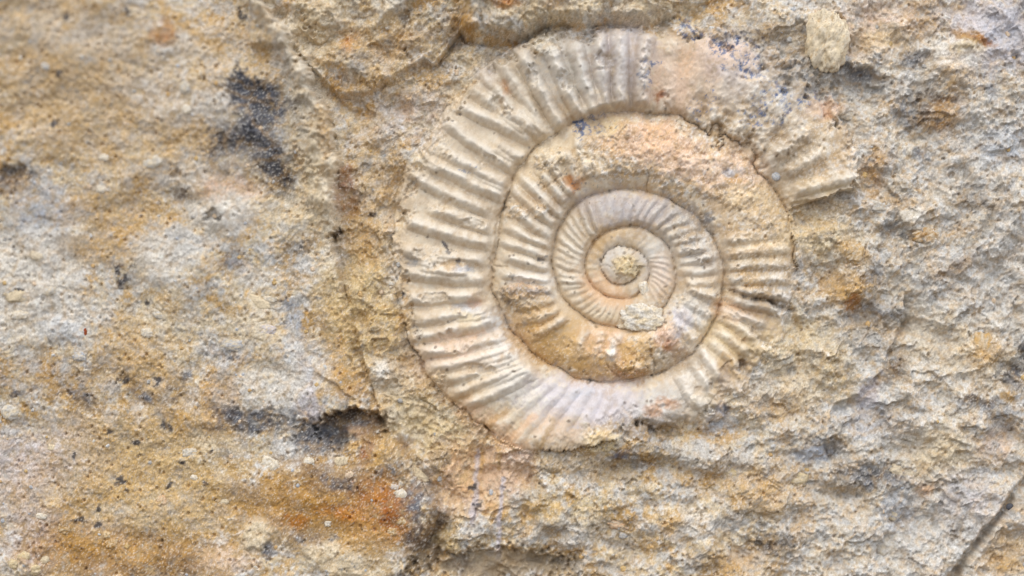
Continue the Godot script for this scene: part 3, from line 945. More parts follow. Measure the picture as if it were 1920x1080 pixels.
	dye(1390, 900, 100, 40, 0, "ochre", 0.45)
	dye(1440, 930, 40, 40, 0, "ochre", 0.5)
	dye(1350, 860, 70, 26, 0, "chalk", 0.6)
	dye(1290, 845, 40, 20, 0, "chalk", 0.6)
	dye(1210, 850, 60, 22, 0, "umber", 0.55, 0.6)
	dye(1130, 830, 34, 20, 0, "straw", 0.7)
	dye(1120, 880, 100, 24, 8, "drab", 0.75, 0.5)
	dye(1210, 800, 60, 20, 0, "umber", 0.55, 0.7)
	dye(1060, 870, 40, 16, 0, "drab", 0.6)
	dye(1168, 852, 14, 9, 0, "blue", 0.6, 0.4)
	dye(1060, 960, 90, 40, 0, "straw", 0.5)
	dye(1060, 1000, 60, 30, 0, "chalk", 0.7)
	dye(1020, 990, 60, 8, 4, "umber", 0.5)
	dye(1160, 1010, 60, 30, 30, "drab", 0.6)
	dye(1260, 980, 34, 26, 0, "ochre", 0.65)
	dye(1310, 980, 40, 30, -20, "white", 0.6)
	dye(1390, 1060, 60, 30, 0, "ochre", 0.5)
	dye(1320, 1050, 40, 26, 0, "drab", 0.6)
	dye(1090, 1065, 120, 16, 0, "drab", 0.6)
	speck(1080, 960, 90, 60, 0, "coal", 0.13, 0.85)
	speck(1210, 840, 120, 60, 0, "umber", 0.4, 0.6)
	speck(1560, 150, 130, 60, 20, "umber", 0.35, 0.6)
	speck(1420, 70, 140, 40, 0, "umber", 0.35, 0.6)
	speck(1640, 600, 100, 50, 0, "umber", 0.35, 0.6)
	speck(1600, 900, 300, 170, 0, "umber", 0.16, 0.6)
	speck(1750, 450, 170, 400, 0, "umber", 0.16, 0.6)
	speck(1170, 250, 120, 30, 0, "coal", 0.13, 0.8)
	speck(1050, 330, 70, 40, 0, "coal", 0.3, 0.85)
	speck(985, 545, 50, 30, 0, "coal", 0.25, 0.8)
	for b in [[204, 815, 5], [256, 826, 5], [341, 870, 4], [379, 900, 4], [324, 911, 4], [241, 919, 4], [180, 955, 4], [178, 986, 5], [150, 973, 6], [235, 905, 5], [222, 906, 5], [220, 892, 4], [217, 707, 5], [229, 712, 6], [298, 715, 5], [320, 795, 6], [134, 858, 4], [390, 842, 5], [104, 235, 6], [108, 130, 6], [450, 28, 6], [118, 25, 6], [240, 18, 6], [30, 550, 5], [276, 568, 5], [227, 507, 6], [231, 527, 7], [700, 407, 4], [677, 474, 3], [884, 916, 4], [892, 943, 3], [760, 558, 4], [1103, 715, 4], [1462, 222, 5], [840, 464, 5], [832, 458, 4], [856, 491, 4], [1018, 482, 4], [960, 512, 4]]:
		dye(b[0], b[1], b[2] * 1.3, b[2] * 1.3, 0, "coal", 0.8, 0.1, 0.35)
	speck(1200, 660, 50, 50, 0, "umber", 0.18, 0.8)
	speck(830, 480, 70, 30, 0, "coal", 0.18, 0.8)
	speck(880, 320, 24, 14, 0, "blue", 0.4, 0.8)
	speck(1390, 560, 80, 60, 0, "umber", 0.3, 0.7)
	speck(1180, 395, 120, 40, 0, "umber", 0.22, 0.6)

# ---------------------------------------------------------------- one row of the face
func _smooth(a: float, b: float, x: float) -> float:
	var k := clampf((x - a) / (b - a), 0.0, 1.0)
	return k * k * (3.0 - 2.0 * k)

func _find(u: float) -> int:
	return clampi(xs.bsearch(u), 0, xs.size() - 1)

func _row(j: int) -> void:
	var v := ys[j]
	var n := xs.size()
	var wu := PackedFloat32Array()
	var wv := PackedFloat32Array()
	var m1 := PackedFloat32Array()
	var m2 := PackedFloat32Array()
	var m3 := PackedFloat32Array()
	var h := PackedFloat32Array()
	var keep := PackedFloat32Array()   # how much of the ribs is left
	var amp := PackedFloat32Array()    # how rough the surface is
	var crest := PackedFloat32Array()  # the shell's pale colour, whitened on crests to paint in their lit look
	var id := PackedInt32Array()
	var col := PackedVector3Array()
	for a in [wu, wv, m1, m2, m3, h, keep, amp, crest]:
		a.resize(n)
	id.resize(n)
	col.resize(n)
	var edge_v := _table(block_edge, v)
	for i in n:
		var u := xs[i]
		wu[i] = n_warp.get_noise_2d(u, v) * 12.0 + n_fine.get_noise_2d(u, v) * 4.0
		wv[i] = n_warp.get_noise_2d(u + 900.0, v) * 12.0 + n_fine.get_noise_2d(u, v + 700.0) * 4.0
		m1[i] = n_mid.get_noise_2d(u, v)
		m2[i] = n_small.get_noise_2d(u, v)
		m3[i] = n_grit.get_noise_2d(u, v)
		keep[i] = 1.0
		amp[i] = 1.0
		var big := n_big.get_noise_2d(u, v)
		var z := 14.0 * big
		# broken, stepped surface
		var q := (n_mid.get_noise_2d(u * 0.45 + 300.0, v * 0.6) + 0.15 * m2[i]) * 3.2
		var fl := floorf(q)
		z += (4.0 if u > edge_v else 2.0) * (fl + _smooth(0.0, 0.25, q - fl))
		if u > edge_v:
			var q2 := (n_big.get_noise_2d(u * 1.3 + 5000.0, v * 1.6) + 0.05 * n_mid.get_noise_2d(u, v + 400.0)) * 2.6
			var f2 := floorf(q2)
			var lip := _smooth(-0.1, 0.25, n_tint.get_noise_2d(u + 7000.0, v))
			z += 9.0 * (f2 + lerpf(q2 - f2, _smooth(0.0, 0.06, q2 - f2), lip))
		var part := ID_FACE
		# what stands out: ledge, shelf, corner block, left block
		var uw := u + wu[i] * 0.35
		var vw := v + wv[i] * 0.35
		if v < 240.0 and u < 1300.0:
			if u > 480.0 and u < 900.0:
				var s1 := _table(shelf_edge, uw) - vw
				var k1 := _smooth(-2.0, 9.0, s1)
				z += 26.0 * k1 * (1.0 + 0.3 * _smooth(0.0, 60.0, s1))
				if s1 > 2.0:
					part = ID_SHELF
				z += 26.0 * _smooth(-4.0, 30.0, _table(lump_edge, uw) - vw)
			if uw > 862.0 and uw < 1266.0:
				var s2 := minf(_table(ledge_edge, uw) - vw, minf(uw - 860.0, 1262.0 - uw) * 0.8)
				z += 58.0 * sqrt(_smooth(-1.5, 26.0, s2)) + 12.0 * _smooth(10.0, 60.0, s2)
				if s2 > 1.0:
					part = ID_LEDGE
		var sc := ((uw - 1920.0) * 0.8 + (vw - 908.0) * 0.6)
		if sc > -16.0 and u > 1700.0:
			z += -30.0 * _smooth(-16.0, -3.0, sc) + 44.0 * _smooth(-2.0, 12.0, sc)
			if sc > 0.0:
				part = ID_CORNER
		var sb := edge_v - uw
		if sb > -30.0:
			sb += 16.0 * m1[i] + 5.0 * m2[i]
			z = lerpf(z, _plane(u, v) + z * 0.9, _smooth(-3.0, 12.0 if v < 560.0 else 26.0, sb))
			if sb > 0.0:
				part = ID_BLOCK
		h[i] = z
		id[i] = part
		# the rock's own colour
		var t := n_tint.get_noise_2d(u, v)
		var t2 := n_tint.get_noise_2d(u * 1.7 + 4000.0, v * 1.7)
		var c: Vector3 = tone.cream
		c = c.lerp(tone.sand, 0.8 * _smooth(-0.1, 0.4, t))
		c = c.lerp(tone.chalk, 0.9 * _smooth(-0.03, 0.25, t2))
		c = c.lerp(tone.ochre, 0.75 * _smooth(0.1, 0.4, t * 0.7 - t2 * 0.6))
		if u > 1330.0:
			c = c.lerp(tone.chalk, 0.6 * _smooth(1250.0, 1600.0, u))
		col[i] = c
	# the coil
	var dv := v - CY
	if absf(dv) < 520.0:
		for i in range(_find(CX - 470.0), _find(CX + 520.0)):
			var u := xs[i]
			var du := u - CX
			var dw := dv
			var wf := 0.28 + 0.32 * _smooth(130.0, 330.0, sqrt(du * du + dw * dw))
			du += wu[i] * wf
			dw += wv[i] * wf
			var r := sqrt(du * du + dw * dw)
			if r > 505.0:
				continue
			var phi := fposmod(rad_to_deg(atan2(dw, du)), 360.0)
			var ragged := _smooth(15.0, 30.0, phi) * (1.0 - _smooth(82.0, 95.0, phi)) + _smooth(285.0, 305.0, phi) * (1.0 - _smooth(318.0, 330.0, phi))
			if r > 260.0:
				r += ragged * (40.0 * m1[i] + 5.0 * m2[i])
			var level := -2
			var r0 := 0.0
			var r1 := _coil(phi)
			if r < r1:
				level = -1
			else:
				for k in 4:
					r0 = r1
					r1 = _coil(phi + 360.0 * (k + 1))
					if r < r1 and not (k == 3 and phi > 341.0):
						level = k
						break
			if level == -2:
				continue
			if id[i] != ID_FACE:
				continue
			var ground := h[i]
			var even := 12.0 * n_big.get_noise_2d(u, v) + 5.0
			var s := (r - r0) / maxf(r1 - r0, 1.0)
			var z := 0.0
			if level == -1:
				z = -4.0 + 9.0 * (1.0 - s * s)
				id[i] = ID_CORE
				amp[i] = 0.18
			else:
				var swell := pow(maxf(4.0 * s * (1.0 - s), 0.0), 0.4 + 0.25 * _smooth(1.9, 2.3, level + phi / 360.0) * (1.0 - _smooth(3.1, 3.3, level + phi / 360.0)))
				var turn := level + phi / 360.0
				var lift := _table(lifts, turn)
				var lo := _table(feet, turn)
				var hi := _table(feet, turn + 1.0) - 4.0
				if level == 3:
					var fade := _smooth(20.0, 70.0, phi)
					# the flank rolls over lower down, and runs out level where the rock still covers it
					var level_out := 1.0 - _smooth(98.0, 112.0, phi) * (1.0 - _smooth(160.0, 185.0, phi))
					lift += 8.0 * _smooth(275.0, 295.0, phi) * (1.0 - _smooth(325.0, 340.0, phi))
					hi = lerpf(hi, even + 2.0 + 12.0 * level_out, _smooth(10.0, 40.0, phi))
					lift -= 8.0 * level_out * fade
				z = lerpf(lo, hi, s) + lift * swell
				if level == 3 and r > 260.0:
					z = lerpf(z, maxf(ground + 6.0, z - 16.0), ragged * _smooth(0.55, 1.0, s))
				# the seam is a fine cleft
				var d := (r - r0)
				var worn := clampf(0.75 + 1.5 * m1[i] + 0.8 * m2[i], 0.0, 1.6)
				z -= 4.5 * worn * exp(-d * d / 6.0) + 4.0 * exp(-d * d / 90.0)
				d = r1 - r
				if level < 3:
					z -= 5.5 * worn * exp(-d * d / 7.0)
				z += even * 0.2
				id[i] = ID_WHORL + level
				amp[i] = 0.07 if level < 3 else 0.07 + 0.75 * ragged * _smooth(255.0, 320.0, r)
			var bare := col[i]
			h[i] = z
			col[i] = (tone.silt as Vector3).lerp(tone.bone, 0.25 + 0.6 * _smooth(-0.3, 0.4, m1[i])).lerp(tone.sand, 0.4 * _smooth(-0.1, 0.5, n_tint.get_noise_2d(u * 2.0, v * 2.0)))  # sediment tan between ribs, deepened to paint in shade the soft light lacks
			if level == 3:
				var gone := _smooth(0.86, 1.0, s + 0.16 * m1[i] + 0.06 * m2[i]) * (1.0 - _smooth(90.0, 98.0, phi) * (1.0 - _smooth(150.0, 170.0, phi)))
				h[i] = lerpf(z, ground + 3.0, gone * 0.8)
				amp[i] = lerpf(amp[i], 0.9, gone)
				keep[i] = 1.0 - 0.5 * gone
				col[i] = col[i].lerp(bare, gone)
	# the faint print of another shell below the ammonite
	if v > 830.0 and v < 1000.0:
		for i in range(_find(810.0), _find(1020.0)):
			var ex := (xs[i] + wu[i] - 912.0) / 84.0
			var ey := (v + wv[i] - 912.0) / 76.0
			if id[i] == ID_FACE and ex * ex + ey * ey < 1.0:
				id[i] = ID_IMPRINT
	# relief stamps
	for st in stamps:
		if v < st.v0 or v > st.v1:
			continue
		var a := _find(st.u0)
		var b := _find(st.u1)
		if st.kind == DOME or st.kind == ROUGH:
			for i in range(a, b):
				var dx := xs[i] + wu[i] - st.x
				var dy := v + wv[i] - st.y
				var ex := (dx * st.ca + dy * st.sa) / st.rx
				var ey := (dy * st.ca - dx * st.sa) / st.ry
				var e := sqrt(ex * ex + ey * ey) + m2[i] * st.edge
				var k := 1.0 - _smooth(1.0 - st.soft, 1.0 + st.soft * 0.4, e)
				if k <= 0.0:
					continue
				if st.kind == DOME:
					h[i] += st.amount * k
				else:
					amp[i] = lerpf(amp[i], st.amount, k)
					keep[i] = lerpf(keep[i], minf(st.patch, keep[i]), k)
		else:
			var is_rib := st.kind == RIB
			var wf := 0.25 if is_rib else 0.6
			for i in range(a, b):
				var p := Vector2(xs[i] + wu[i] * wf, v + wv[i] * wf)
				var best := 1e9
				var side := 1.0
				var along := 0.0
				for k in st.pts.size() - 1:
					var o := st.pts[k]
					var w := st.pts[k + 1] - o
					var ll := w.length_squared()
					var f := clampf((p - o).dot(w) / ll, 0.0, 1.0)
					var dd := p.distance_squared_to(o + w * f)
					if dd < best:
						best = dd
						side = signf(w.x * (p.y - o.y) - w.y * (p.x - o.x))
						along = (k + f) / (st.pts.size() - 1)
				best = sqrt(best)
				if is_rib:
					if id[i] < ID_WHORL or id[i] == ID_IMPRINT or best > st.rx * 1.18:
						continue
					var k := maxf(1.0 - pow(best / (st.rx * 1.18), 1.7), 0.0)
					k *= _smooth(0.0, 0.12, along + 0.03) * (1.0 - 0.85 * _smooth(0.82, 1.0, along))
					k *= keep[i] * (0.94 + 0.2 * m1[i])
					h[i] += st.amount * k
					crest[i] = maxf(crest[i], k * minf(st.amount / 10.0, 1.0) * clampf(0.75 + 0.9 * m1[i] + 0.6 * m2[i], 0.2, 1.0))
					if k > 0.42:
						id[i] = st.id
				elif st.kind == GROOVE:
					var k := exp(-best * best / (st.rx * st.rx)) * ((0.75 + 0.8 * m2[i]) if st.amount > 0.0 else (0.9 + 0.5 * m1[i]))
					h[i] -= st.amount * maxf(k, 0.0)
				else:
					# SCARP
					var ends := _smooth(0.0, 0.15, along) * (1.0 - _smooth(0.85, 1.0, along))
					var inner := best * -side
					var k := _smooth(-st.ry, st.ry, inner) * exp(-maxf(inner, 0.0) / st.rx) * ends
					h[i] += st.amount * k
	# crumbs and grain
	for i in n:
		var u := xs[i]
		var am := amp[i]
		var d1 := n_lump.get_noise_2d(u + wu[i] * 0.6, v + wv[i] * 0.6) + 1.0
		var d2 := n_crumb.get_noise_2d(u + wu[i] * 0.3, v + wv[i] * 0.3) + 1.0
		var rougher := clampf(0.45 + 2.0 * n_tint.get_noise_2d(u * 1.3 - 2000.0, v * 1.3), 0.1, 1.25)
		var soft := 0.45 if id[i] == ID_BLOCK else 0.85
		h[i] += am * soft * (2.6 * m1[i] + 2.8 * (0.5 - d1 * d1) * rougher + 2.2 * (0.4 - d2 * d2) * rougher + 1.2 * m2[i])
		var pit := n_dot.get_noise_2d(u * 1.3 + 700.0, v * 1.3) + 1.0
		h[i] -= am * (7.0 if am < 1.2 else 2.0) * _smooth(0.2, 0.02, pit) * _smooth(-0.1, 0.3, m1[i])
		h[i] += maxf(am - 1.0, 0.0) * 12.0 * (0.55 - d1 * d1)
		h[i] += (0.35 + 0.75 * am * soft) * 0.75 * m3[i] + 0.5 * m2[i]
	# mottling of the rock's own colour
	for i in n:
		var u := xs[i]
		var am := clampf(amp[i], 0.3, 1.0)
		var c := col[i]
		var hx := n_small.get_noise_2d(u + 500.0, v)
		var hy := n_small.get_noise_2d(u, v + 800.0)
		c = c.lerp(tone.ochre, (0.45 if u < 1330.0 else 0.36) * am * _smooth(0.08, 0.45, hx + 0.3 * m1[i]))
		c = c.lerp(tone.pale, 0.6 * am * _smooth(0.1, 0.45, hy + 0.2 * m3[i]))
		c = c.lerp(tone.grey, 0.28 * am * _smooth(0.2, 0.55, -hx - 0.25 * m1[i] + 0.3 * m3[i]))
		col[i] = c
	# stains
	for st in late:
		if v < st.v0 or v > st.v1:
			continue
		var a := _find(st.u0)
		var b := _find(st.u1)
		if st.kind == STROKE:
			for i in range(a, b):
				var p := Vector2(xs[i] + wu[i] * 0.5, v + wv[i] * 0.5)
				var best := 1e9
				for k in st.pts.size() - 1:
					best = minf(best, p.distance_squared_to(Geometry2D.get_closest_point_to_segment(p, st.pts[k], st.pts[k + 1])))
				var k := (1.0 - _smooth(0.4, 1.2, sqrt(best) / st.rx + 0.5 * m2[i])) * st.amount
				col[i] = col[i].lerp(st.tint, k)
			continue
		for i in range(a, b):
			var dx := xs[i] + wu[i] - st.x
			var dy := v + wv[i] - st.y
			var ex := (dx * st.ca + dy * st.sa) / st.rx
			var ey := (dy * st.ca - dx * st.sa) / st.ry
			var e := sqrt(ex * ex + ey * ey)
			if e > 1.8:
				continue
			var k := 0.0
			if st.kind == SPECK:
				var g := m2[i] * 0.6 + m3[i] * 0.55 + 0.25 * m1[i]
				if st.id == 1:
					g = 0.6 * n_fine.get_noise_2d(xs[i] + 50.0, v) + 0.4 * m3[i] + 0.45 * m1[i]
				var thr := 0.62 - st.patch + 0.35 * _smooth(0.5, 1.3, e)
				k = _smooth(thr, thr + 0.16, g) * st.amount * (1.0 - _smooth(1.1, 1.5, e))
			else:
				e += 0.45 * m1[i] + 0.4 * m2[i] + 0.15 * m3[i]
				k = 1.0 - _smooth(1.0 - st.soft, 1.0 + st.soft, e)
				k *= st.amount * clampf(1.0 - st.patch * (0.5 - 1.3 * m1[i] - 1.1 * m2[i] - 0.5 * m3[i]), 0.0, 1.0)
			col[i] = col[i].lerp(st.tint, k)
	# mottling: lighter and darker grains, rusty veins, dark dots of lichen
	for i in n:
		var u := xs[i]
		var am := clampf(amp[i], 0.3, 1.0)
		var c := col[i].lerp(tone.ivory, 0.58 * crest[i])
		var vein := n_vein.get_noise_2d(u, v)
		c = c.lerp(tone.ochre, 0.3 * am * _smooth(0.25, 0.75, vein))
		var d := n_dot.get_noise_2d(u + wu[i] * 0.4, v + wv[i] * 0.4) + 1.0
		c = c.lerp(tone.umber, 0.75 * _smooth(0.14, 0.05, d) * _smooth(0.05, 0.4, m1[i]))
		var gain := 1.0 + am * (0.16 * m1[i] + 0.22 * m2[i] + 0.26 * m3[i])
		c = c * gain
		c = c.lerp(tone.white, 0.5 * am * _smooth(0.3, 0.55, m3[i] + 0.3 * m2[i]))
		col[i] = c
	rows_h[j] = h
	rows_c[j] = col
	rows_id[j] = id

func _spot(i: int, j: int) -> Vector3:
	return Vector3((xs[i] - 960.0) * S, (540.0 - ys[j]) * S, rows_h[j][i] * S)

func _row_normals(j: int) -> void:
	var n := xs.size()
	var out := PackedVector3Array()
	out.resize(n)
	var ja := maxi(j - 1, 0)
	var jb := mini(j + 1, ys.size() - 1)
	var above: PackedFloat32Array = rows_h[ja]
	var below: PackedFloat32Array = rows_h[jb]
	var h: PackedFloat32Array = rows_h[j]
	for i in n:
		var a := maxi(i - 1, 0)
		var b := mini(i + 1, n - 1)
		var gx := (h[b] - h[a]) / (xs[b] - xs[a])
		var gy := (above[i] - below[i]) / (ys[jb] - ys[ja])
		out[i] = Vector3(-gx, -gy, 1.0).normalized()
	rows_n[j] = out

func _grain(s: int, f: float, oct: int, type: int) -> NoiseTexture2D:
	var n := FastNoiseLite.new()
	_noise(n, s, f, oct, type)
	n.cellular_return_type = FastNoiseLite.RETURN_DISTANCE
	var t := NoiseTexture2D.new()
	t.width = 2048
	t.height = 2048
	t.seamless = true
	t.seamless_blend_skirt = 0.05
	t.generate_mipmaps = false
	t.noise = n
	return t

func _limestone(called: String, relief: float) -> StandardMaterial3D:
	if grain_tint == null:
		grain_tint = _grain(31, 0.085, 3, FastNoiseLite.TYPE_SIMPLEX_SMOOTH)
		var ramp := Gradient.new()
		ramp.offsets = PackedFloat32Array([0.0, 0.3, 0.5, 0.75, 1.0])
		ramp.colors = PackedColorArray([Color(0.66, 0.63, 0.6), Color(0.88, 0.87, 0.86), Color(0.95, 0.95, 0.945), Color(1, 1, 1), Color(1, 1, 1)])
		grain_tint.color_ramp = ramp
		grain_relief = _grain(32, 0.09, 2, FastNoiseLite.TYPE_CELLULAR)
	var m := StandardMaterial3D.new()
	m.resource_name = called
	m.vertex_color_use_as_albedo = true
	m.roughness = 0.95
	m.metallic_specular = 0.25
	m.albedo_texture = grain_tint
	m.heightmap_enabled = true
	m.heightmap_texture = grain_relief
	m.heightmap_flip_texture = true
	m.heightmap_scale = relief
	m.uv1_triplanar = true
	m.uv1_world_triplanar = true
	m.uv1_scale = Vector3.ONE / 0.135
	return m

# ---------------------------------------------------------------- the face, split into its things and parts
func _split() -> void:
	rock = _limestone("limestone", 0.007)
	shell = _limestone("fossil shell", 0.003)
	shell.albedo_texture = null
	shell.roughness = 0.62
	shell.metallic_specular = 0.4
	var faces := {}
	var nx := xs.size()
	for j in ys.size() - 1:
		var a: PackedInt32Array = rows_id[j]
		for i in nx - 1:
			var k := a[i]
			if not faces.has(k):
				faces[k] = PackedInt32Array()
			faces[k].append(j * nx + i)
	var face := Node3D.new()
	face.name = "rock_face"
	face.set_meta("kind", "structure")
	face.set_meta("label", "weathered cream and grey limestone face round the ammonite")
	add_child(face)
	_piece(faces, ID_FACE, "surface", face)
	_piece(faces, ID_SHELF, "shelf", face)
	_piece(faces, ID_IMPRINT, "shell_imprint", face)
	_backing(face)
	host[0] = face
	var block := _thing("rock_block", "ochre limestone block with charcoal patches, standing out left of the ammonite", "rock")
	_piece(faces, ID_BLOCK, "surface", block)
	host[1] = block
	var ledge := _thing("rock_ledge", "cream limestone ledge overhanging the top rim of the ammonite", "rock")
	_piece(faces, ID_LEDGE, "surface", ledge)
	var corner := _thing("rock_block", "sandy rock block below the open crack in the lower right corner", "rock")
	_piece(faces, ID_CORNER, "surface", corner)
	var fossil := _thing("ammonite_fossil", "cream spiral ammonite with ribbed whorls embedded in the rock face", "fossil")
	_piece(faces, ID_CORE, "core", fossil)
	var whorls := []
	for k in 4:
		whorls.append(_piece(faces, ID_WHORL + k, "whorl", fossil))
	for k in range(ID_RIB, next_rib):
		if faces.has(k) and faces[k].size() > 3:
			_piece(faces, k, "rib", whorls[rib_whorl[k]])

var host := {}
var names := {}
func _numbered(called: String) -> String:
	var k: int = names.get(called, 0)
	names[called] = k + 1
	return called if k == 0 else "%s_%03d" % [called, k]

func _thing(called: String, label: String, category: String) -> Node3D:
	var o := Node3D.new()
	o.name = _numbered(called)
	o.set_meta("label", label)
	o.set_meta("category", category)
	add_child(o)
	return o

func _piece(faces: Dictionary, k: int, called: String, parent: Node3D) -> MeshInstance3D:
	var nx := xs.size()
	var at := {}
	var pos := PackedVector3Array()
	var nor := PackedVector3Array()
	var tint := PackedColorArray()
	var index := PackedInt32Array()
	var quad := [0, 0, 0, 0]
	for cell in faces.get(k, PackedInt32Array()):
		for c in 4:
			var g: int = cell + [0, 1, nx, nx + 1][c]
			var w: int = at.get(g, -1)
			if w < 0:
				w = pos.size()
				at[g] = w
				var i := g % nx
				var j := g / nx
				pos.append(_spot(i, j))
				nor.append(rows_n[j][i])
				var q: Vector3 = rows_c[j][i]
				tint.append(Color(clampf(q.x, 0.02, 0.9), clampf(q.y, 0.02, 0.9), clampf(q.z, 0.02, 0.9)))
			quad[c] = w
		index.append_array([quad[0], quad[1], quad[2], quad[1], quad[3], quad[2]])
	var arrays := []
	arrays.resize(Mesh.ARRAY_MAX)
	arrays[Mesh.ARRAY_VERTEX] = pos
	arrays[Mesh.ARRAY_NORMAL] = nor
	arrays[Mesh.ARRAY_COLOR] = tint
	arrays[Mesh.ARRAY_INDEX] = index
	var m := ArrayMesh.new()
	if index.size():
		m.add_surface_from_arrays(Mesh.PRIMITIVE_TRIANGLES, arrays)
	var o := MeshInstance3D.new()
	o.name = called
	o.mesh = m
	if index.size():
		m.surface_set_material(0, shell if called in ["whorl", "rib", "core"] else rock)
	parent.add_child(o, true)
	return o

func _backing(face: Node3D) -> void:   # the body of the rock behind its surface
	var b := BoxMesh.new()
	b.size = Vector3((xs[xs.size() - 1] - xs[0]) * S, (ys[ys.size() - 1] - ys[0]) * S, 0.06)
	var m := StandardMaterial3D.new()
	m.albedo_color = Color(0.72, 0.66, 0.56)
	m.roughness = 0.95
	b.material = m
	var o := MeshInstance3D.new()
	o.name = "rock_body"
	o.mesh = b
	o.position = Vector3(0, 0, -0.03 - 70.0 * S)
	face.add_child(o, true)

# ---------------------------------------------------------------- stones, chips and pebbles, each a closed body set into the face
func _height(u: float, v: float) -> float:
	return rows_h[clampi(ys.bsearch(v), 0, ys.size() - 1)][_find(u)]

func _lump(rx: float, ry: float, rz: float, box: float, bumpy: float, tints: Array, s: int, fine: int) -> ArrayMesh:
	# a rounded body; the more box, the squarer
	var ball := SphereMesh.new()
	ball.radius = 1.0
	ball.height = 2.0
	ball.radial_segments = fine * 2
	ball.rings = fine
	var arrays := ball.get_mesh_arrays()
	var pos: PackedVector3Array = arrays[Mesh.ARRAY_VERTEX]
	var tint := PackedColorArray()
	var n := FastNoiseLite.new()
	_noise(n, s, 1.1, 3)
	for i in pos.size():
		var d := pos[i].normalized()
		var q := pow(pow(absf(d.x), box) + pow(absf(d.y), box) + pow(absf(d.z), box), -1.0 / box)
		q *= 1.0 + bumpy * n.get_noise_3dv(d * 1.3) + bumpy * (0.5 if rx < 24.0 else 0.2) * n.get_noise_3dv(d * 5.0 + Vector3(7, 3, 1))
		pos[i] = d * q * Vector3(rx, ry, rz) * S
		var k := clampf(0.5 + 1.2 * n.get_noise_3dv(d * 2.2 + Vector3(40, 0, 0)), 0.0, 1.0)
		var c: Vector3 = (tone[tints[0]] as Vector3).lerp(tone[tints[1]], k)
		c *= 1.0 + 0.35 * n.get_noise_3dv(d * 9.0)
		if tints.size() > 2:
			c = c.lerp(tone[tints[2]], 0.8 * _smooth(0.3, 0.42, n.get_noise_3dv(d * 6.0 + Vector3(0, 60, 0))))
		tint.append(Color(c.x, c.y, c.z))
	arrays[Mesh.ARRAY_VERTEX] = pos
	arrays[Mesh.ARRAY_COLOR] = tint
	arrays[Mesh.ARRAY_TANGENT] = null
	arrays[Mesh.ARRAY_NORMAL] = null
	var m := ArrayMesh.new()
	m.add_surface_from_arrays(Mesh.PRIMITIVE_TRIANGLES, arrays)
	var st := SurfaceTool.new()
	st.create_from(m, 0)
	st.generate_normals()
	m = st.commit()
	m.surface_set_material(0, rock)
	return m

func _lay(called: String, parent: Node3D, mesh: Mesh, u: float, v: float, sunk: float, deg: float, plain := false) -> MeshInstance3D:
	var p := _at(u, v)
	var o := MeshInstance3D.new()
	o.name = called
	o.mesh = mesh
	o.position = Vector3((p.x - 960.0) * S, (540.0 - p.y) * S, (_height(p.x, p.y) - sunk) * S)
	o.rotation.z = deg_to_rad(deg)
	parent.add_child(o, true)
	return o

func _tag(o: Node3D, label: String, category: String) -> void:
	o.set_meta("label", label)
	o.set_meta("category", category)

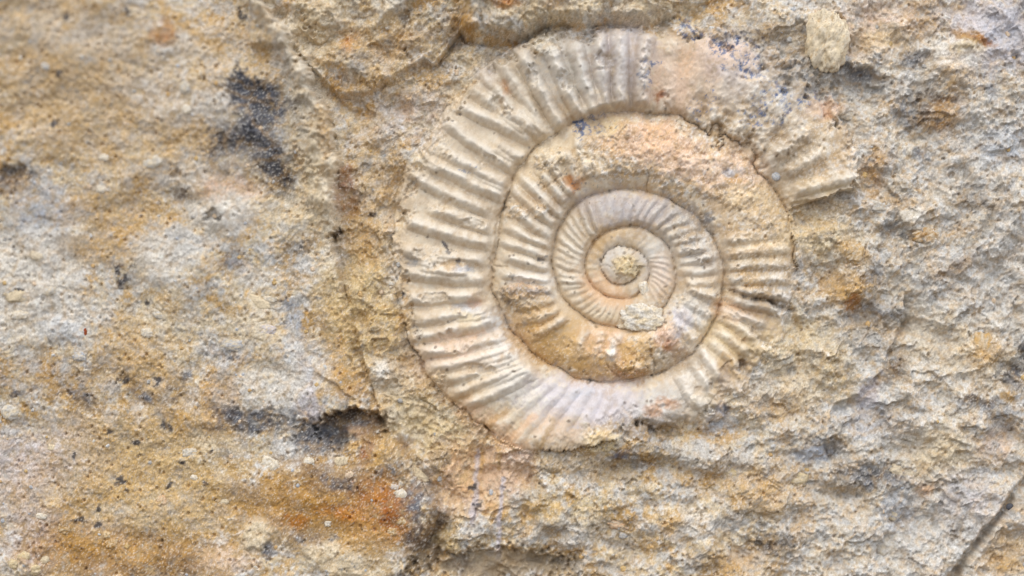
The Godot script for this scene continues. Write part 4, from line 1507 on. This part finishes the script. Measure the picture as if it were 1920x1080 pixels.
func _stones() -> void:
	_tag(_lay("lodged_stone", self, _lump(37, 52, 36, 3.0, 0.36, ["butter", "cream", "sand"], 8, 48), 1551, 76, 2, -6), "chunky straw coloured stone lodged in a niche above the dark crusty rock", "stone")
	_tag(_lay("stone_chip", self, _lump(38, 24, 15, 3.0, 0.5, ["cream", "white"], 23, 40), 1205, 598, -2, -6), "pale flat stone chip stuck across the lower inner whorls", "stone chip")
	_tag(_lay("shell_splinter", self, _lump(9, 13, 6, 5.0, 0.2, ["white", "cream"], 12, 14), 1209, 541, -1, 20), "tiny white splinter just below the centre of the spiral", "splinter")
	_tag(_lay("round_grain", self, _lump(9, 9, 6, 2.0, 0.08, ["sky", "chalk"], 14, 14), 1456, 330, -1, 0), "small round bluish grey grain beside the seam under the outermost whorl", "grain")
	_tag(_lay("dark_bead", self, _lump(7, 6, 6, 2.2, 0.15, ["coal", "slate"], 15, 12), 1896, 951, -2, 0), "small blue black grain caught in the open crack at lower right", "grain")
	for q in [[195, 295, 9, 7, "white"], [190, 355, 8, 7, "white"], [285, 303, 17, 12, "chalk"], [86, 124, 9, 7, "sky"], [276, 624, 11, 9, "white"], [159, 622, 5, 7, "red"], [503, 868, 16, 12, "white"], [514, 874, 11, 9, "white"], [578, 866, 11, 8, "white"], [752, 926, 11, 9, "white"], [303, 938, 10, 10, "peach"], [365, 895, 7, 5, "white"], [418, 940, 11, 7, "cream"], [98, 839, 7, 6, "cream"], [80, 967, 10, 6, "white"], [432, 646, 22, 12, "sky"], [20, 772, 17, 15, "chalk"], [148, 668, 13, 9, "sky"], [615, 980, 6, 7, "white"], [785, 892, 18, 10, "cream"], [47, 1043, 11, 8, "straw"], [28, 1056, 9, 8, "straw"], [62, 1066, 15, 10, "straw"], [84, 1050, 9, 7, "cream"], [345, 162, 9, 12, "chalk"], [356, 850, 14, 10, "chalk"], [480, 565, 26, 10, "cream"], [500, 618, 16, 10, "lilac"], [505, 560, 12, 7, "white"], [350, 205, 8, 9, "white"], [300, 590, 14, 9, "chalk"], [40, 590, 16, 8, "white"], [90, 545, 14, 8, "chalk"], [30, 555, 18, 12, "cream"], [70, 480, 12, 8, "bone"], [740, 912, 8, 5, "lilac"], [640, 865, 14, 9, "cream"], [655, 890, 8, 6, "pink"], [735, 996, 9, 8, "amber"], [755, 975, 12, 9, "amber"], [210, 1020, 12, 10, "amber"], [120, 990, 13, 10, "amber"], [118, 1022, 10, 9, "amber"], [200, 1003, 8, 7, "ochre"]]:
		_lay("pebble", host[1], _lump(q[2], q[3], minf(q[2], q[3]) * 0.6, 2.8, 0.36, [q[4], "cream" if q[4] != "red" else "rust"], int(q[0]), 14), q[0], q[1], minf(q[2], q[3]) * 0.3, (int(q[0]) * 37) % 60 - 30)
	for q in [[1883, 702, 10, 9, "white"], [1712, 402, 22, 14, "white"], [1736, 441, 22, 13, "amber"], [1672, 1020, 22, 26, "chalk"], [1676, 963, 20, 15, "cream"], [1850, 655, 20, 30, "ochre"], [1604, 475, 15, 18, "ochre"], [1500, 900, 16, 14, "straw"], [1380, 890, 26, 10, "straw"], [1340, 955, 14, 16, "cream"], [1700, 885, 26, 12, "cream"], [1640, 385, 26, 12, "chalk"], [715, 52, 4, 4, "white"], [728, 53, 5, 5, "white"], [1170, 1005, 8, 7, "sky"], [1160, 985, 20, 8, "peach"], [1095, 945, 18, 13, "straw"], [1600, 210, 18, 12, "chalk"], [1575, 192, 8, 7, "sky"]]:
		_lay("pebble", host[0], _lump(q[2], q[3], minf(q[2], q[3]) * 0.55, 3.2, 0.4, [q[4], "bone"], int(q[0]), 14), q[0], q[1], minf(q[2], q[3]) * 0.35, (int(q[0]) * 37) % 60 - 30)
	var rng := RandomNumberGenerator.new()
	rng.seed = 77
	var kinds := []
	for k in 8:
		kinds.append(_lump(0.001 / S, 0.001 / S * rng.randf_range(0.6, 0.95), 0.001 / S * 0.6, 2.8, 0.4, [["pale", "chalk"], ["cream", "pale"], ["ochre", "straw"], ["bone", "sand"], ["chalk", "sky"], ["sand", "ochre"], ["pink", "cream"], ["grey", "chalk"]][k], 100 + k, 9))
	for k in 230:
		var u := rng.randf_range(-40.0, 800.0)
		var v := rng.randf_range(-20.0, 1100.0)
		if u > _table(block_edge, v) - 20.0:
			continue
		var o := _lay("grain", host[1], kinds[rng.randi() % 8], u, v, 0.6, rng.randf_range(0, 180))
		o.scale = Vector3.ONE * S * 1000.0 * rng.randf_range(2.0, 4.4)
	for k in 130:
		var u := rng.randf_range(650.0, 1940.0)
		var v := rng.randf_range(-20.0, 1100.0)
		if u < _table(block_edge, v) + 20.0 or Vector2(u, v).distance_to(Vector2(CX, CY)) < 400.0 or v < 100.0 and u < 1280.0:
			continue
		var o := _lay("grain", host[0], kinds[rng.randi() % 8], u, v, 0.8, rng.randf_range(0, 180))
		o.scale = Vector3.ONE * S * 1000.0 * rng.randf_range(2.4, 6.0)
